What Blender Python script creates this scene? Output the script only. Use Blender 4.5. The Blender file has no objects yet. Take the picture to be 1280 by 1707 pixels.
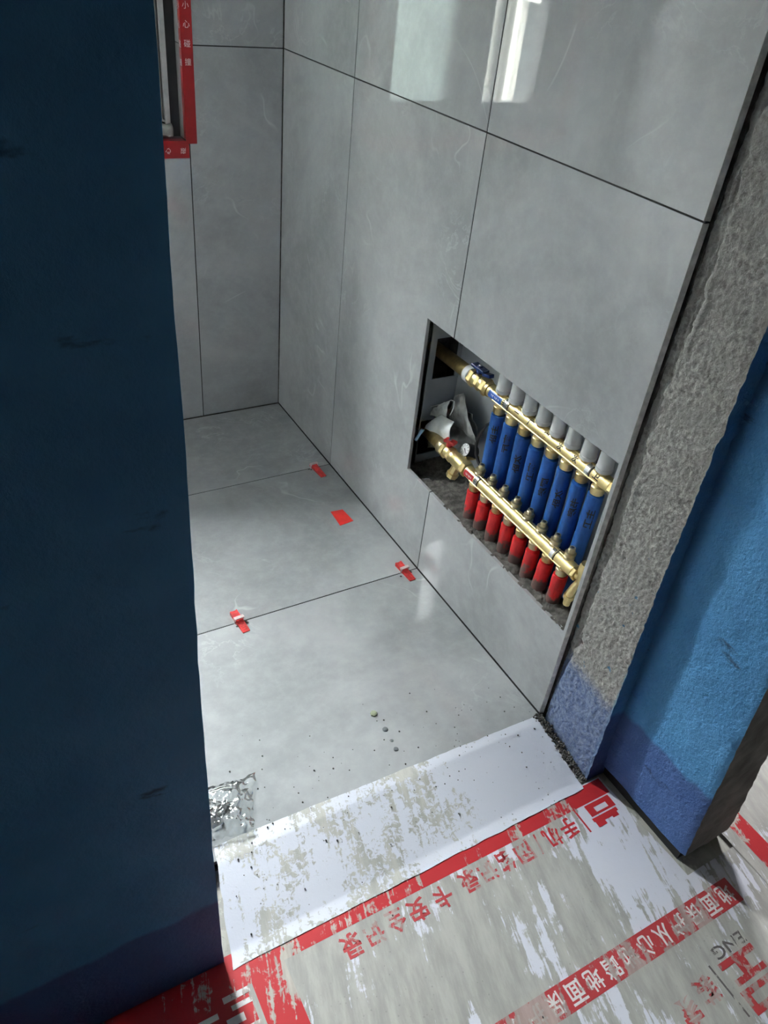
import bpy, bmesh, math, random
from mathutils import Vector, Matrix, Euler, noise
import numpy as np

# ------------------------------------------------------------------ camera, world, light, exposure
scene = bpy.context.scene
COL = scene.collection
F_PX, CAM_ROT, CAM_LOC = 1299.695, (0.9242, -0.0944, -0.5079), (-1.0759, -0.829, 1.5315)
cam_data = bpy.data.cameras.new('camera')
cam = bpy.data.objects.new('camera', cam_data)
COL.objects.link(cam)
cam.location = CAM_LOC
cam.rotation_euler = CAM_ROT
cam_data.sensor_fit = 'HORIZONTAL'
cam_data.sensor_width = 36.0
cam_data.lens = 36.0 * F_PX / 1280.0
cam_data.clip_start = 0.02
scene.camera = cam

world = bpy.data.worlds.new('overcast_sky')
scene.world = world
world.use_nodes = True
wt = world.node_tree
bg = wt.nodes['Background']
# standard overcast sky: three times as bright at the zenith as at the horizon
w_co = wt.nodes.new('ShaderNodeTexCoord')
w_sep = wt.nodes.new('ShaderNodeSeparateXYZ')
w_up = wt.nodes.new('ShaderNodeMath')
w_up.operation, w_up.use_clamp = 'MULTIPLY', True
w_up.inputs[1].default_value = 1.0
w_lum = wt.nodes.new('ShaderNodeMath')
w_lum.operation = 'MULTIPLY_ADD'
SKY_ZENITH = 350.0
w_lum.inputs[1].default_value = SKY_ZENITH * 2 / 3
w_lum.inputs[2].default_value = SKY_ZENITH / 3
wt.links.new(w_co.outputs['Generated'], w_sep.inputs[0])
wt.links.new(w_sep.outputs['Z'], w_up.inputs[0])
wt.links.new(w_up.outputs[0], w_lum.inputs[0])
wt.links.new(w_lum.outputs[0], bg.inputs[1])
bg.inputs[0].default_value = (0.965, 0.975, 1.0, 1)

scene.view_settings.view_transform = 'Standard'
scene.view_settings.look = 'None'
scene.view_settings.gamma = 1.0
scene.view_settings.use_curve_mapping = False
scene.view_settings.exposure = 0.45
scene.cycles.use_denoising = True
scene.cycles.max_bounces = 10
scene.cycles.diffuse_bounces = 7
scene.cycles.glossy_bounces = 5
scene.cycles.transparent_max_bounces = 12
scene.cycles.sample_clamp_indirect = 12.0
scene.cycles.blur_glossy = 0.2


def portal(name, loc, rot, sx, sy):
    """marks a window opening so that the sky light is sampled through it"""
    l = bpy.data.lights.new(name, 'AREA')
    l.shape = 'RECTANGLE'
    l.size, l.size_y = sx, sy
    l.cycles.is_portal = True
    o = bpy.data.objects.new(name, l)
    o.location, o.rotation_euler = loc, rot
    COL.objects.link(o)


portal('bathroom_window_portal', (-0.725, 1.885, 1.6), (math.radians(-90), 0, 0), 0.86, 1.36)
portal('side_room_window_portal', (1.775, 2.575, 1.475), (math.radians(-90), 0, 0), 0.66, 0.86)

# ------------------------------------------------------------------ pixel helper (a pixel gives a direction only)
RM = np.array(Euler(CAM_ROT, 'XYZ').to_matrix())


def hit(u, v, ax, val):
    d = RM @ np.array([(u - 640) / F_PX, (853.5 - v) / F_PX, -1.0])
    o = np.array(CAM_LOC)
    return Vector(o + (val - o[ax]) / d[ax] * d)


HALL_Z = -0.03                      # hall floor lies a little lower

# ------------------------------------------------------------------ node helpers
class NT:
    def __init__(self, name):
        self.m = bpy.data.materials.new(name)
        self.m.use_nodes = True
        self.t = self.m.node_tree
        self.b = self.t.nodes['Principled BSDF']

    def n(self, typ, **kw):
        x = self.t.nodes.new(typ)
        for k, v in kw.items():
            setattr(x, k, v)
        return x

    def put(self, sock, v):
        if v is None:
            return
        if hasattr(v, 'is_linked') or hasattr(v, 'links'):
            self.t.links.new(v, sock)
        elif isinstance(v, (tuple, list)) and len(v) == 3 and sock.type == 'RGBA':
            sock.default_value = (*v, 1)
        else:
            sock.default_value = v

    def pos(self):
        return self.n('ShaderNodeNewGeometry').outputs['Position']

    def obj(self):
        return self.n('ShaderNodeTexCoord').outputs['Object']

    def mapping(self, vec, scale=(1, 1, 1), rot=(0, 0, 0), loc=(0, 0, 0)):
        x = self.n('ShaderNodeMapping')
        self.put(x.inputs['Vector'], vec)
        x.inputs['Scale'].default_value = scale
        x.inputs['Rotation'].default_value = rot
        self.put(x.inputs['Location'], loc)
        return x.outputs[0]

    def noise(self, vec, scale, detail=4, rough=0.55, dist=0.0):
        x = self.n('ShaderNodeTexNoise')
        self.put(x.inputs['Vector'], vec)
        x.inputs['Scale'].default_value = scale
        x.inputs['Detail'].default_value = detail
        x.inputs['Roughness'].default_value = rough
        x.inputs['Distortion'].default_value = dist
        return x.outputs['Fac']

    def voro(self, vec, scale, feature='F1', rand=1.0):
        x = self.n('ShaderNodeTexVoronoi', feature=feature)
        self.put(x.inputs['Vector'], vec)
        x.inputs['Scale'].default_value = scale
        x.inputs['Randomness'].default_value = rand
        return x.outputs['Distance']

    def ramp(self, fac, a, b, lo=0.0, hi=1.0):
        x = self.n('ShaderNodeMapRange', interpolation_type='SMOOTHSTEP')
        self.put(x.inputs['Value'], fac)
        x.inputs['From Min'].default_value = a
        x.inputs['From Max'].default_value = b
        x.inputs['To Min'].default_value = lo
        x.inputs['To Max'].default_value = hi
        return x.outputs[0]

    def math(self, op, a, b=0.0, c=None):
        x = self.n('ShaderNodeMath', operation=op)
        self.put(x.inputs[0], a)
        self.put(x.inputs[1], b)
        if c is not None:
            self.put(x.inputs[2], c)
        return x.outputs[0]

    def mix(self, fac, a, b):
        x = self.n('ShaderNodeMix', data_type='RGBA')
        self.put(x.inputs[0], fac)
        self.put(x.inputs[6], a)
        self.put(x.inputs[7], b)
        return x.outputs[2]

    def xyz(self, vec):
        x = self.n('ShaderNodeSeparateXYZ')
        self.put(x.inputs[0], vec)
        return x.outputs

    def bump(self, h, strength=0.3, dist=0.01):
        x = self.n('ShaderNodeBump')
        self.put(x.inputs['Height'], h)
        x.inputs['Strength'].default_value = strength
        x.inputs['Distance'].default_value = dist
        self.t.links.new(x.outputs[0], self.b.inputs['Normal'])

    def set(self, color=None, rough=None, metal=None, spec=None, **kw):
        self.put(self.b.inputs['Base Color'], color)
        self.put(self.b.inputs['Roughness'], rough)
        self.put(self.b.inputs['Metallic'], metal)
        self.put(self.b.inputs['Specular IOR Level'], spec)
        for k, v in kw.items():
            self.put(self.b.inputs[k], v)
        return self.m


def plain(name, color, rough=0.5, metal=0.0, var=0.12, scale=30, bump=0.0, bscale=120, **kw):
    """one colour with a little mottling and relief"""
    t = NT(name)
    p = t.obj()
    f = t.ramp(t.noise(p, scale), 0.3, 0.7)
    lo = tuple(c * (1 - var) for c in color)
    hi = tuple(min(1, c * (1 + var)) for c in color)
    if bump:
        t.bump(t.noise(p, bscale, 3), bump, 0.004)
    return t.set(t.mix(f, lo, hi), rough, metal, **kw)


# ------------------------------------------------------------------ materials
def make_tile():
    t = NT('polished_grey_tile')
    info = t.n('ShaderNodeObjectInfo')
    p = t.pos()
    off = t.n('ShaderNodeVectorMath', operation='SCALE')
    off.inputs[0].default_value = (37, 19, 53)
    t.put(off.inputs['Scale'], info.outputs['Random'])
    q = t.n('ShaderNodeVectorMath', operation='ADD')
    t.put(q.inputs[0], p)
    t.put(q.inputs[1], off.outputs[0])
    q = q.outputs[0]
    cloud = t.ramp(t.noise(q, 2.2, 6, 0.6, 0.6), 0.3, 0.72)
    col = t.mix(cloud, (0.27, 0.28, 0.287), (0.40, 0.41, 0.415))
    fine = t.ramp(t.noise(q, 26, 6, 0.7), 0.35, 0.75)
    col = t.mix(t.math('MULTIPLY', fine, 0.26), col, (0.49, 0.50, 0.505))
    # thin pale veins: ridges of a warped noise, broken up by another one
    v = t.math('ABSOLUTE', t.math('SUBTRACT', t.noise(q, 1.6, 3, 0.5, 1.4), 0.5))
    v = t.ramp(v, 0.0, 0.009, 1.0, 0.0)
    gate = t.ramp(t.noise(q, 5.0, 2), 0.53, 0.68)
    v2 = t.math('ABSOLUTE', t.math('SUBTRACT', t.noise(q, 5.5, 5, 0.6, 1.6), 0.5))
    v2 = t.math('MULTIPLY', t.ramp(v2, 0.0, 0.022, 1.0, 0.0), t.ramp(t.noise(q, 3.1, 3), 0.52, 0.70))
    vein = t.math('MAXIMUM', t.math('MULTIPLY', v, gate), t.math('MULTIPLY', v2, 0.6))
    col = t.mix(t.math('MULTIPLY', vein, 0.36), col, (0.62, 0.64, 0.65))
    dust = t.ramp(t.noise(p, 9, 6, 0.7), 0.35, 0.8)
    return t.set(col, t.math('MULTIPLY_ADD', dust, 0.012, 0.002), spec=0.5, IOR=1.48)


def paint_wall(name, kind):
    """blue waterproof paint over rough plaster; darker second coat up to ankle height"""
    t = NT(name)
    p = t.pos()
    z = t.xyz(p)[2]
    grain = t.noise(p, 90, 6, 0.7)
    wob = t.math('MULTIPLY_ADD', t.noise(p, 9, 4), 0.05, -0.025)
    zz = t.math('ADD', z, wob)
    cloud = t.ramp(t.noise(p, 5, 5, 0.6), 0.3, 0.7)
    blue = t.mix(cloud, (0.085, 0.30, 0.60), (0.115, 0.37, 0.70))
    dark = t.mix(cloud, (0.062, 0.14, 0.38), (0.09, 0.185, 0.45))
    if kind == 'jamb':
        grey = t.mix(t.ramp(grain, 0.3, 0.7), (0.17, 0.163, 0.152), (0.52, 0.505, 0.475))
        grey = t.mix(t.ramp(t.noise(p, 14, 4), 0.35, 0.7), grey, (0.33, 0.32, 0.30))
        patch = t.math('MULTIPLY', t.ramp(t.noise(p, 28, 3, 0.6), 0.68, 0.72), t.ramp(z, 0.75, 0.45, 0.0, 1.0))
        edge = t.ramp(t.math('ADD', t.xyz(p)[1], t.math('MULTIPLY_ADD', t.noise(p, 60, 4), 0.012, -0.006)), -0.168, -0.177, 0.0, 1.0)
        col = t.mix(patch, grey, (0.10, 0.22, 0.36))
        col = t.mix(edge, col, (0.16, 0.33, 0.47))
        low = t.math('MULTIPLY', t.ramp(t.math('ADD', zz, t.math('MULTIPLY_ADD', grain, 0.05, -0.025)), 0.245, 0.19, 0.0, 1.0), 0.9)
        col = t.mix(low, col, t.mix(t.ramp(grain, 0.3, 0.7), (0.10, 0.15, 0.31), (0.22, 0.29, 0.44)))
        t.bump(t.noise(p, 170, 6, 0.75), 0.9, 0.006)
        return t.set(col, 0.85, spec=0.25)
    low = t.ramp(zz, 0.205, 0.19, 0.0, 1.0)
    col = t.mix(low, blue, dark)
    st = t.math('MULTIPLY', t.ramp(t.noise(t.mapping(p, (1, 1, 2.4)), 5.5, 5, 0.65), 0.63, 0.72), 0.8)
    col = t.mix(st, col, (0.02, 0.035, 0.07))
    rust = t.math('MULTIPLY', t.ramp(t.noise(t.mapping(p, loc=(5, 3, 1)), 7, 3), 0.74, 0.80), 0.5)
    col = t.mix(rust, col, (0.12, 0.075, 0.04))
    t.bump(t.math('ADD', t.noise(p, 120, 5, 0.7), t.math('MULTIPLY', t.noise(p, 26, 4), 1.6)), 1.0 if kind == 'pier' else 0.25, 0.012 if kind == 'pier' else 0.007)
    return t.set(col, 0.62, spec=0.3)


def sheet_mat(name, base, amount, streak, flecks=0.0, rough=0.45, clean=0.0, centre=(0.02, -0.34), reach=0.30, fine=42, cement=(0.40, 0.395, 0.355)):
    """printed protective film or board smeared with dried cement"""
    t = NT(name)
    p = t.pos()
    q = t.mapping(p, (1, 1, 1), (0, 0, math.radians(14)))
    s = t.noise(t.mapping(q, (52, 5.5, 1)), 1.0, 5, 0.62)
    s2 = t.noise(t.mapping(q, (150, 9, 1)), 1.0, 4, 0.6)
    big = t.noise(p, 6.0, 4, 0.55)
    blot = t.noise(p, fine, 6, 0.68, 0.8)
    f = t.math('ADD', t.math('MULTIPLY', t.math('MULTIPLY_ADD', s2, 0.4, t.math('MULTIPLY', s, 0.75)), streak),
               t.math('MULTIPLY', blot, 1.15 - streak))
    f = t.math('ADD', f, t.math('MULTIPLY_ADD', big, 0.9, -0.45))
    if clean:    # the corner by the pier was walked on less: less cement there
        ln = t.n('ShaderNodeVectorMath', operation='DISTANCE')
        t.put(ln.inputs[0], p)
        ln.inputs[1].default_value = (*centre, HALL_Z)
        f = t.math('SUBTRACT', f, t.ramp(ln.outputs['Value'], 0.10, reach, clean, 0.0))
    m = t.ramp(f, 0.60 - amount, 0.66 - amount)
    shade = t.ramp(t.noise(t.mapping(q, (30, 6, 1)), 1.0, 6, 0.7), 0.3, 0.7)
    cem = t.mix(shade, tuple(c * 0.8 for c in cement), tuple(min(1, c * 1.22) for c in cement))
    col = t.mix(t.math('MULTIPLY', m, 0.93), base, cem)
    if flecks:
        d = t.ramp(t.voro(p, 75), 0.10, 0.14, 1.0, 0.0)
        d = t.math('MULTIPLY', d, t.ramp(t.noise(p, 11, 3), 0.5, 0.62))
        col = t.mix(t.math('MULTIPLY', d, flecks), col, (0.07, 0.075, 0.07))
    t.bump(t.math('ADD', t.math('MULTIPLY', m, 0.6), t.math('MULTIPLY', blot, 0.5)), 0.35, 0.003)
    return t.set(col, t.math('MULTIPLY_ADD', m, 0.35, rough), spec=0.4)


def frosted():
    t = NT('frosted_window_glass')
    f = t.noise(t.pos(), 60, 4)
    col = t.mix(t.ramp(f, 0.3, 0.7), (0.20, 0.23, 0.22), (0.24, 0.27, 0.26))
    out = t.t.nodes['Material Output']
    tr = t.n('ShaderNodeBsdfTranslucent')
    t.put(tr.inputs[0], col)
    gl = t.n('ShaderNodeBsdfGlossy')
    gl.inputs['Roughness'].default_value = 0.12
    mx = t.n('ShaderNodeMixShader')
    mx.inputs[0].default_value = 0.08
    t.t.links.new(tr.outputs[0], mx.inputs[1])
    t.t.links.new(gl.outputs[0], mx.inputs[2])
    t.t.links.new(mx.outputs[0], out.inputs[0])
    return t.m


def film(name, tint=(0.93, 0.95, 0.95), gloss=0.3, haze=0.15):
    """thin clear plastic: mostly see-through, with haze and a sharp sheen"""
    t = NT(name)
    out = t.t.nodes['Material Output']
    tp = t.n('ShaderNodeBsdfTransparent')
    tp.inputs[0].default_value = (*tint, 1)
    gl = t.n('ShaderNodeBsdfGlossy')
    gl.inputs['Roughness'].default_value = 0.08
    df = t.n('ShaderNodeBsdfDiffuse')
    df.inputs[0].default_value = (0.75, 0.77, 0.78, 1)
    lw = t.n('ShaderNodeLayerWeight')
    lw.inputs[0].default_value = gloss
    m1, m2 = t.n('ShaderNodeMixShader'), t.n('ShaderNodeMixShader')
    hz = t.math('MULTIPLY', t.ramp(t.noise(t.obj(), 40, 5), 0.3, 0.75), haze)
    t.put(m1.inputs[0], hz)
    t.t.links.new(tp.outputs[0], m1.inputs[1])
    t.t.links.new(df.outputs[0], m1.inputs[2])
    t.put(m2.inputs[0], lw.outputs['Fresnel'])
    t.t.links.new(m1.outputs[0], m2.inputs[1])
    t.t.links.new(gl.outputs[0], m2.inputs[2])
    t.t.links.new(m2.outputs[0], out.inputs[0])
    return t.m


def foam(name, color, dirt=0.0, top=0.0):
    t = NT(name)
    p = t.pos()
    z = t.xyz(p)[2]
    f = t.ramp(t.noise(t.mapping(p, (60, 60, 22)), 1.0, 5, 0.7), 0.3, 0.75)
    col = t.mix(f, tuple(c * 0.72 for c in color), tuple(min(1, c * 1.2) for c in color))
    if dirt:
        zz = t.math('ADD', z, t.math('MULTIPLY_ADD', t.noise(p, 45, 4, 0.6), 0.10, -0.05))
        col = t.mix(t.ramp(zz, top, top - 0.018, 0.0, dirt), col, (0.085, 0.08, 0.07))
    t.bump(t.noise(p, 260, 3), 0.25, 0.002)
    return t.set(col, 0.5, spec=0.35)


M = {}
M['tile'] = make_tile()
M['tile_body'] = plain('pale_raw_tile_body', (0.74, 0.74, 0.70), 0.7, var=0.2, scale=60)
M['gap_shade'] = plain('black_gap_shade', (0.012, 0.012, 0.013), 0.9)  # black stands for shade in open joints and under the pier
M['blue_wall'] = paint_wall('blue_paint_on_plaster', 'wall')
M['blue_pier'] = paint_wall('blue_paint_on_rough_pier', 'pier')
M['jamb'] = paint_wall('bare_render_with_blue_splashes', 'jamb')
M['mortar'] = plain('dark_mortar', (0.085, 0.08, 0.072), 0.95, var=0.5, scale=40, bump=0.9, bscale=150)
M['concrete'] = plain('grey_concrete', (0.16, 0.155, 0.145), 0.9, var=0.35, scale=12, bump=0.5, bscale=80)
M['plaster_white'] = plain('dull_white_plaster', (0.68, 0.68, 0.67), 0.9, var=0.05, scale=3)
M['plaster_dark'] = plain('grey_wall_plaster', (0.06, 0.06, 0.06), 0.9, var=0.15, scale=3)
M['cavity'] = plain('raw_brown_cavity', (0.055, 0.047, 0.04), 0.95, var=0.5, scale=30, bump=0.7)
M['cement_fill'] = plain('dark_cement_fill', (0.10, 0.094, 0.085), 0.95, var=0.45, scale=60, bump=1.0, bscale=220)  # dark brownish cement with a mottled tone
M['cabinet'] = plain('grey_cabinet_plastic', (0.42, 0.45, 0.47), 0.45, var=0.12, scale=9)
M['brass'] = plain('yellow_brass', (0.78, 0.63, 0.31), 0.40, 1.0, var=0.10, scale=40)
M['brass_dull'] = plain('dull_brass', (0.50, 0.38, 0.17), 0.38, 1.0, var=0.2, scale=50)
M['nickel'] = plain('nickel_plated_brass', (0.62, 0.53, 0.33), 0.36, 1.0, var=0.08, scale=40)
M['chrome'] = plain('bright_steel', (0.75, 0.76, 0.77), 0.2, 1.0, var=0.08)
M['white_cap'] = plain('white_cap_plastic', (0.62, 0.63, 0.63), 0.4, var=0.05, scale=20)
M['blue_foam'] = foam('blue_pipe_foam', (0.016, 0.095, 0.34))
M['red_foam'] = foam('red_pipe_foam', (0.56, 0.018, 0.022), 0.92, 0.325)
M['black'] = plain('black_rubber', (0.015, 0.015, 0.016), 0.5)
M['ink'] = plain('black_marker_ink', (0.012, 0.012, 0.014), 0.6)
M['blue_plastic'] = plain('navy_handle_plastic', (0.012, 0.03, 0.12), 0.35)
M['red_plastic'] = plain('red_handle_plastic', (0.42, 0.02, 0.02), 0.4, var=0.2)
M['red_wedge'] = plain('red_wedge_plastic', (0.60, 0.035, 0.035), 0.4, var=0.25, scale=80)
M['pale_clip'] = plain('milky_clip_plastic', (0.55, 0.44, 0.43), 0.35, var=0.12, scale=60)
M['red_card'] = plain('red_card', (0.72, 0.03, 0.025), 0.4, var=0.08)
M['white_print'] = plain('white_print', (0.74, 0.74, 0.75), 0.6, var=0.12, scale=90)
M['blue_label'] = plain('blue_label', (0.02, 0.10, 0.42), 0.3)
M['red_label'] = plain('red_label', (0.5, 0.02, 0.03), 0.3)
M['tape_red'] = plain('red_corner_tape', (0.27, 0.008, 0.012), 0.3, var=0.1, scale=20)
M['alu'] = plain('dark_aluminium', (0.018, 0.019, 0.022), 0.35, var=0.15)
M['gasket'] = plain('silver_gasket', (0.62, 0.63, 0.62), 0.3, 0.6)
M['rag'] = plain('crumpled_white_plastic', (0.30, 0.30, 0.28), 0.35, var=0.25, scale=30)
M['bag_grey'] = plain('silver_grey_plastic', (0.22, 0.225, 0.22), 0.32, var=0.35, scale=24)
M['bag_white'] = plain('white_plastic', (0.62, 0.64, 0.63), 0.35, var=0.15, scale=24)
M['pvc'] = plain('white_pipe_plastic', (0.40, 0.40, 0.36), 0.4, var=0.05)
M['facade'] = plain('cream_facade', (0.24, 0.235, 0.205), 0.8, var=0.06, scale=1)
M['facade_wing'] = plain('grey_wing_facade', (0.16, 0.155, 0.14), 0.8, var=0.06, scale=1)
M['facade_glass'] = plain('dark_facade_glass', (0.02, 0.022, 0.022), 0.5, spec=0.04)
M['green_chip'] = plain('pale_green_stone', (0.30, 0.34, 0.22), 0.6)
M['frosted'] = frosted()
M['clear_film'] = film('clear_bag_film', haze=0.28)
M['pane'] = film('clear_window_glass', (0.96, 0.98, 0.97), 0.12, 0.02)
M['water'] = film('water_drop', (0.85, 0.87, 0.88), 0.35, 0.12)
M['board'] = sheet_mat('white_board_with_cement_flecks', (0.60, 0.62, 0.69), -0.01, 0.5, 0.85, fine=80, clean=0.2, centre=(-0.07, -0.12), reach=0.26)
M['film_white'] = sheet_mat('white_film_streaked_with_cement', (0.60, 0.61, 0.68), 0.07, 0.85, 0.25, clean=0.10, cement=(0.325, 0.32, 0.29))
M['film_red'] = sheet_mat('red_print_streaked_with_cement', (0.43, 0.022, 0.028), -0.085, 0.7)
M['film_red_worn'] = sheet_mat('worn_red_print', (0.40, 0.045, 0.05), -0.02, 0.6, cement=(0.34, 0.27, 0.25))
M['film_text_white'] = sheet_mat('white_lettering_worn', (0.64, 0.62, 0.62), -0.02, 0.6, cement=(0.34, 0.29, 0.27))
M['film_dark'] = sheet_mat('dark_print_worn', (0.10, 0.09, 0.09), -0.06, 0.6)
M['hall_floor'] = sheet_mat('dusty_grey_screed', (0.30, 0.30, 0.27), 0.1, 0.5)


# ------------------------------------------------------------------ mesh helpers
class MB:
    def __init__(self):
        self.v, self.f = [], []

    def add(self, vs, fs):
        o = len(self.v)
        self.v += [tuple(x) for x in vs]
        self.f += [tuple(i + o for i in q) for q in fs]
        return self

    def box(self, x0, x1, y0, y1, z0, z1, mat=None):
        vs = [Vector(c) for c in ((x0, y0, z0), (x1, y0, z0), (x1, y1, z0), (x0, y1, z0), (x0, y0, z1), (x1, y0, z1), (x1, y1, z1), (x0, y1, z1))]
        if mat is not None:
            vs = [mat @ c for c in vs]
        return self.add(vs, [(0, 3, 2, 1), (4, 5, 6, 7), (0, 1, 5, 4), (1, 2, 6, 5), (2, 3, 7, 6), (3, 0, 4, 7)])

    def lathe(self, o, d, prof, n=24, start=0.0, cap=True):
        """prof: (distance along d, radius)"""
        o, d = Vector(o), Vector(d).normalized()
        a = d.orthogonal().normalized()
        b = d.cross(a)
        vs, fs = [], []
        for (t, r) in prof:
            for i in range(n):
                w = start + 2 * math.pi * i / n
                vs.append(o + d * t + (a * math.cos(w) + b * math.sin(w)) * r)
        for k in range(len(prof) - 1):
            for i in range(n):
                j = (i + 1) % n
                fs.append((k * n + i, k * n + j, (k + 1) * n + j, (k + 1) * n + i))
        if cap:
            fs.append(tuple(range(n - 1, -1, -1)))
            fs.append(tuple((len(prof) - 1) * n + i for i in range(n)))
        return self.add(vs, fs)

    def tube(self, pts, r, n=12, cap=True):
        pts = [Vector(p) for p in pts]
        rs = r if isinstance(r, (list, tuple)) else [r] * len(pts)
        vs, fs = [], []
        up = None
        for k, p in enumerate(pts):
            d = (pts[min(k + 1, len(pts) - 1)] - pts[max(k - 1, 0)]).normalized()
            if up is None:
                up = d.orthogonal().normalized()
            up = (up - d * up.dot(d)).normalized()
            b = d.cross(up)
            for i in range(n):
                w = 2 * math.pi * i / n
                vs.append(p + (up * math.cos(w) + b * math.sin(w)) * rs[k])
        for k in range(len(pts) - 1):
            for i in range(n):
                j = (i + 1) % n
                fs.append((k * n + i, k * n + j, (k + 1) * n + j, (k + 1) * n + i))
        if cap:
            fs.append(tuple(range(n - 1, -1, -1)))
            fs.append(tuple((len(pts) - 1) * n + i for i in range(n)))
        return self.add(vs, fs)

    def grid(self, nu, nv, fn):
        vs = [fn(i / nu, j / nv) for j in range(nv + 1) for i in range(nu + 1)]
        fs = [(j * (nu + 1) + i, j * (nu + 1) + i + 1, (j + 1) * (nu + 1) + i + 1, (j + 1) * (nu + 1) + i) for j in range(nv) for i in range(nu)]
        return self.add(vs, fs)

    def prism(self, poly, h, mat=Matrix.Identity(4)):
        """poly in local xy, extruded to local z = h"""
        n = len(poly)
        vs = [mat @ Vector((x, y, 0)) for x, y in poly] + [mat @ Vector((x, y, h)) for x, y in poly]
        fs = [tuple(range(n - 1, -1, -1)), tuple(range(n, 2 * n))] + [(i, (i + 1) % n, n + (i + 1) % n, n + i) for i in range(n)]
        return self.add(vs, fs)

    def build(self, name, mat, parent=None, smooth=False, bevel=0.0, seg=2, solid=0.0, auto=None):
        me = bpy.data.meshes.new(name)
        me.from_pydata([tuple(v) for v in self.v], [], self.f)
        me.validate()
        bm = bmesh.new()
        bm.from_mesh(me)
        if bevel:
            bmesh.ops.bevel(bm, geom=[e for e in bm.edges], offset=bevel, segments=seg, affect='EDGES', profile=0.6)
        bmesh.ops.recalc_face_normals(bm, faces=bm.faces)
        bm.to_mesh(me)
        bm.free()
        return link(name, me, mat, parent, smooth, solid)


def link(name, me, mat, parent=None, smooth=False, solid=0.0):
    o = bpy.data.objects.new(name, me)
    COL.objects.link(o)
    if mat is not None and not me.materials:
        me.materials.append(mat)
    if smooth:
        for p in me.polygons:
            p.use_smooth = True
        me.set_sharp_from_angle(angle=math.radians(38))
    if solid:
        s = o.modifiers.new('thickness', 'SOLIDIFY')
        s.thickness = solid
        s.offset = 0
    if parent is not None:
        o.parent = parent
        o.matrix_parent_inverse = parent.matrix_basis.inverted()
    return o


def thing(name, label, cat, loc=(0, 0, 0), group=None):
    o = bpy.data.objects.new(name, None)
    o.empty_display_size = 0.03
    COL.objects.link(o)
    o.location = loc
    return tag(o, label, cat, group)


def tag(o, label, cat, group=None):
    o['label'], o['category'] = label, cat
    if group:
        o['group'] = group
    return o


def struct(o, label=None):
    o['kind'] = 'structure'
    if label:
        o['label'] = label
    return o


def panel_cells(a0, a1, b0, b1, holes, to3d, depth_vec, bevel=0.0006):
    """a rectangular plate (in two wall axes) minus rectangular holes, with thickness and softened edges -> mesh"""
    A = sorted({a0, a1, *[min(max(h[k], a0), a1) for h in holes for k in (0, 1)]})
    B = sorted({b0, b1, *[min(max(h[k], b0), b1) for h in holes for k in (2, 3)]})
    bm = bmesh.new()
    for i in range(len(A) - 1):
        for j in range(len(B) - 1):
            ca, cb = (A[i] + A[i + 1]) / 2, (B[j] + B[j + 1]) / 2
            if any(h[0] < ca < h[1] and h[2] < cb < h[3] for h in holes):
                continue
            q = [bm.verts.new(to3d(x, y)) for x, y in ((A[i], B[j]), (A[i + 1], B[j]), (A[i + 1], B[j + 1]), (A[i], B[j + 1]))]
            bm.faces.new(q)
    bmesh.ops.remove_doubles(bm, verts=bm.verts, dist=1e-5)
    bmesh.ops.dissolve_limit(bm, angle_limit=0.01, verts=bm.verts, edges=bm.edges)
    ret = bmesh.ops.extrude_face_region(bm, geom=list(bm.faces))
    bmesh.ops.translate(bm, vec=depth_vec, verts=[g for g in ret['geom'] if isinstance(g, bmesh.types.BMVert)])
    bmesh.ops.recalc_face_normals(bm, faces=bm.faces)
    if bevel:
        es = [e for e in bm.edges if len(e.link_faces) == 2 and e.calc_face_angle(0) > 0.5]
        bmesh.ops.bevel(bm, geom=es, offset=bevel, segments=1, affect='EDGES')
    me = bpy.data.meshes.new('tile')
    bm.to_mesh(me)
    bm.free()
    return me


def text_mesh(s, size, bold=0.0):
    """flat lettering as mesh data (local xy, centred)"""
    c = bpy.data.curves.new('lettering', 'FONT')
    c.body = s
    c.size = size
    c.offset = bold
    c.align_x, c.align_y = 'CENTER', 'CENTER'
    c.resolution_u = 3
    o = bpy.data.objects.new('lettering', c)
    COL.objects.link(o)
    dg = bpy.context.evaluated_depsgraph_get()
    dg.update()
    me = bpy.data.meshes.new_from_object(o.evaluated_get(dg))
    bpy.data.objects.remove(o)
    bpy.data.curves.remove(c)
    me.materials.clear()
    return me


def lettering(s, size, mat, parent, m4, name='lettering', bold=0.0, width=None, height=None, bend=None):
    me = text_mesh(s, size, bold)
    if bend:
        bm = bmesh.new()
        bm.from_mesh(me)
        bmesh.ops.triangulate(bm, faces=bm.faces)
        lim = size * 0.12
        for _ in range(3):
            es = [e for e in bm.edges if e.calc_length() > lim]
            if not es:
                break
            bmesh.ops.subdivide_edges(bm, edges=es, cuts=1)
            bmesh.ops.triangulate(bm, faces=bm.faces)
        bm.to_mesh(me)
        bm.free()
    co = np.array([v.co[:] for v in me.vertices])
    if len(co):
        mid = (co.max(0) + co.min(0)) / 2
        ext = co.max(0) - co.min(0)
        sx = (width / ext[0]) if width else 1
        sy = (height / ext[1]) if height else (sx if width else 1)
        if height and not width:
            sx = sy
        for v in me.vertices:
            v.co.x = (v.co.x - mid[0]) * sx
            v.co.y = (v.co.y - mid[1]) * sy
            v.co = (bend(v.co) if bend else m4 @ v.co)
    return link(name, me, mat, parent)


def frame(o, ex, ey):
    """matrix that puts local x, y along ex, ey at o"""
    ex, ey = Vector(ex).normalized(), Vector(ey).normalized()
    ez = ex.cross(ey)
    m = Matrix((ex, ey, ez)).transposed().to_4x4()
    m.translation = Vector(o)
    return m


def fbm(p, sc, oct=4):
    return noise.fractal(Vector(p) * sc, 0.9, 2.0, oct)


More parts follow.
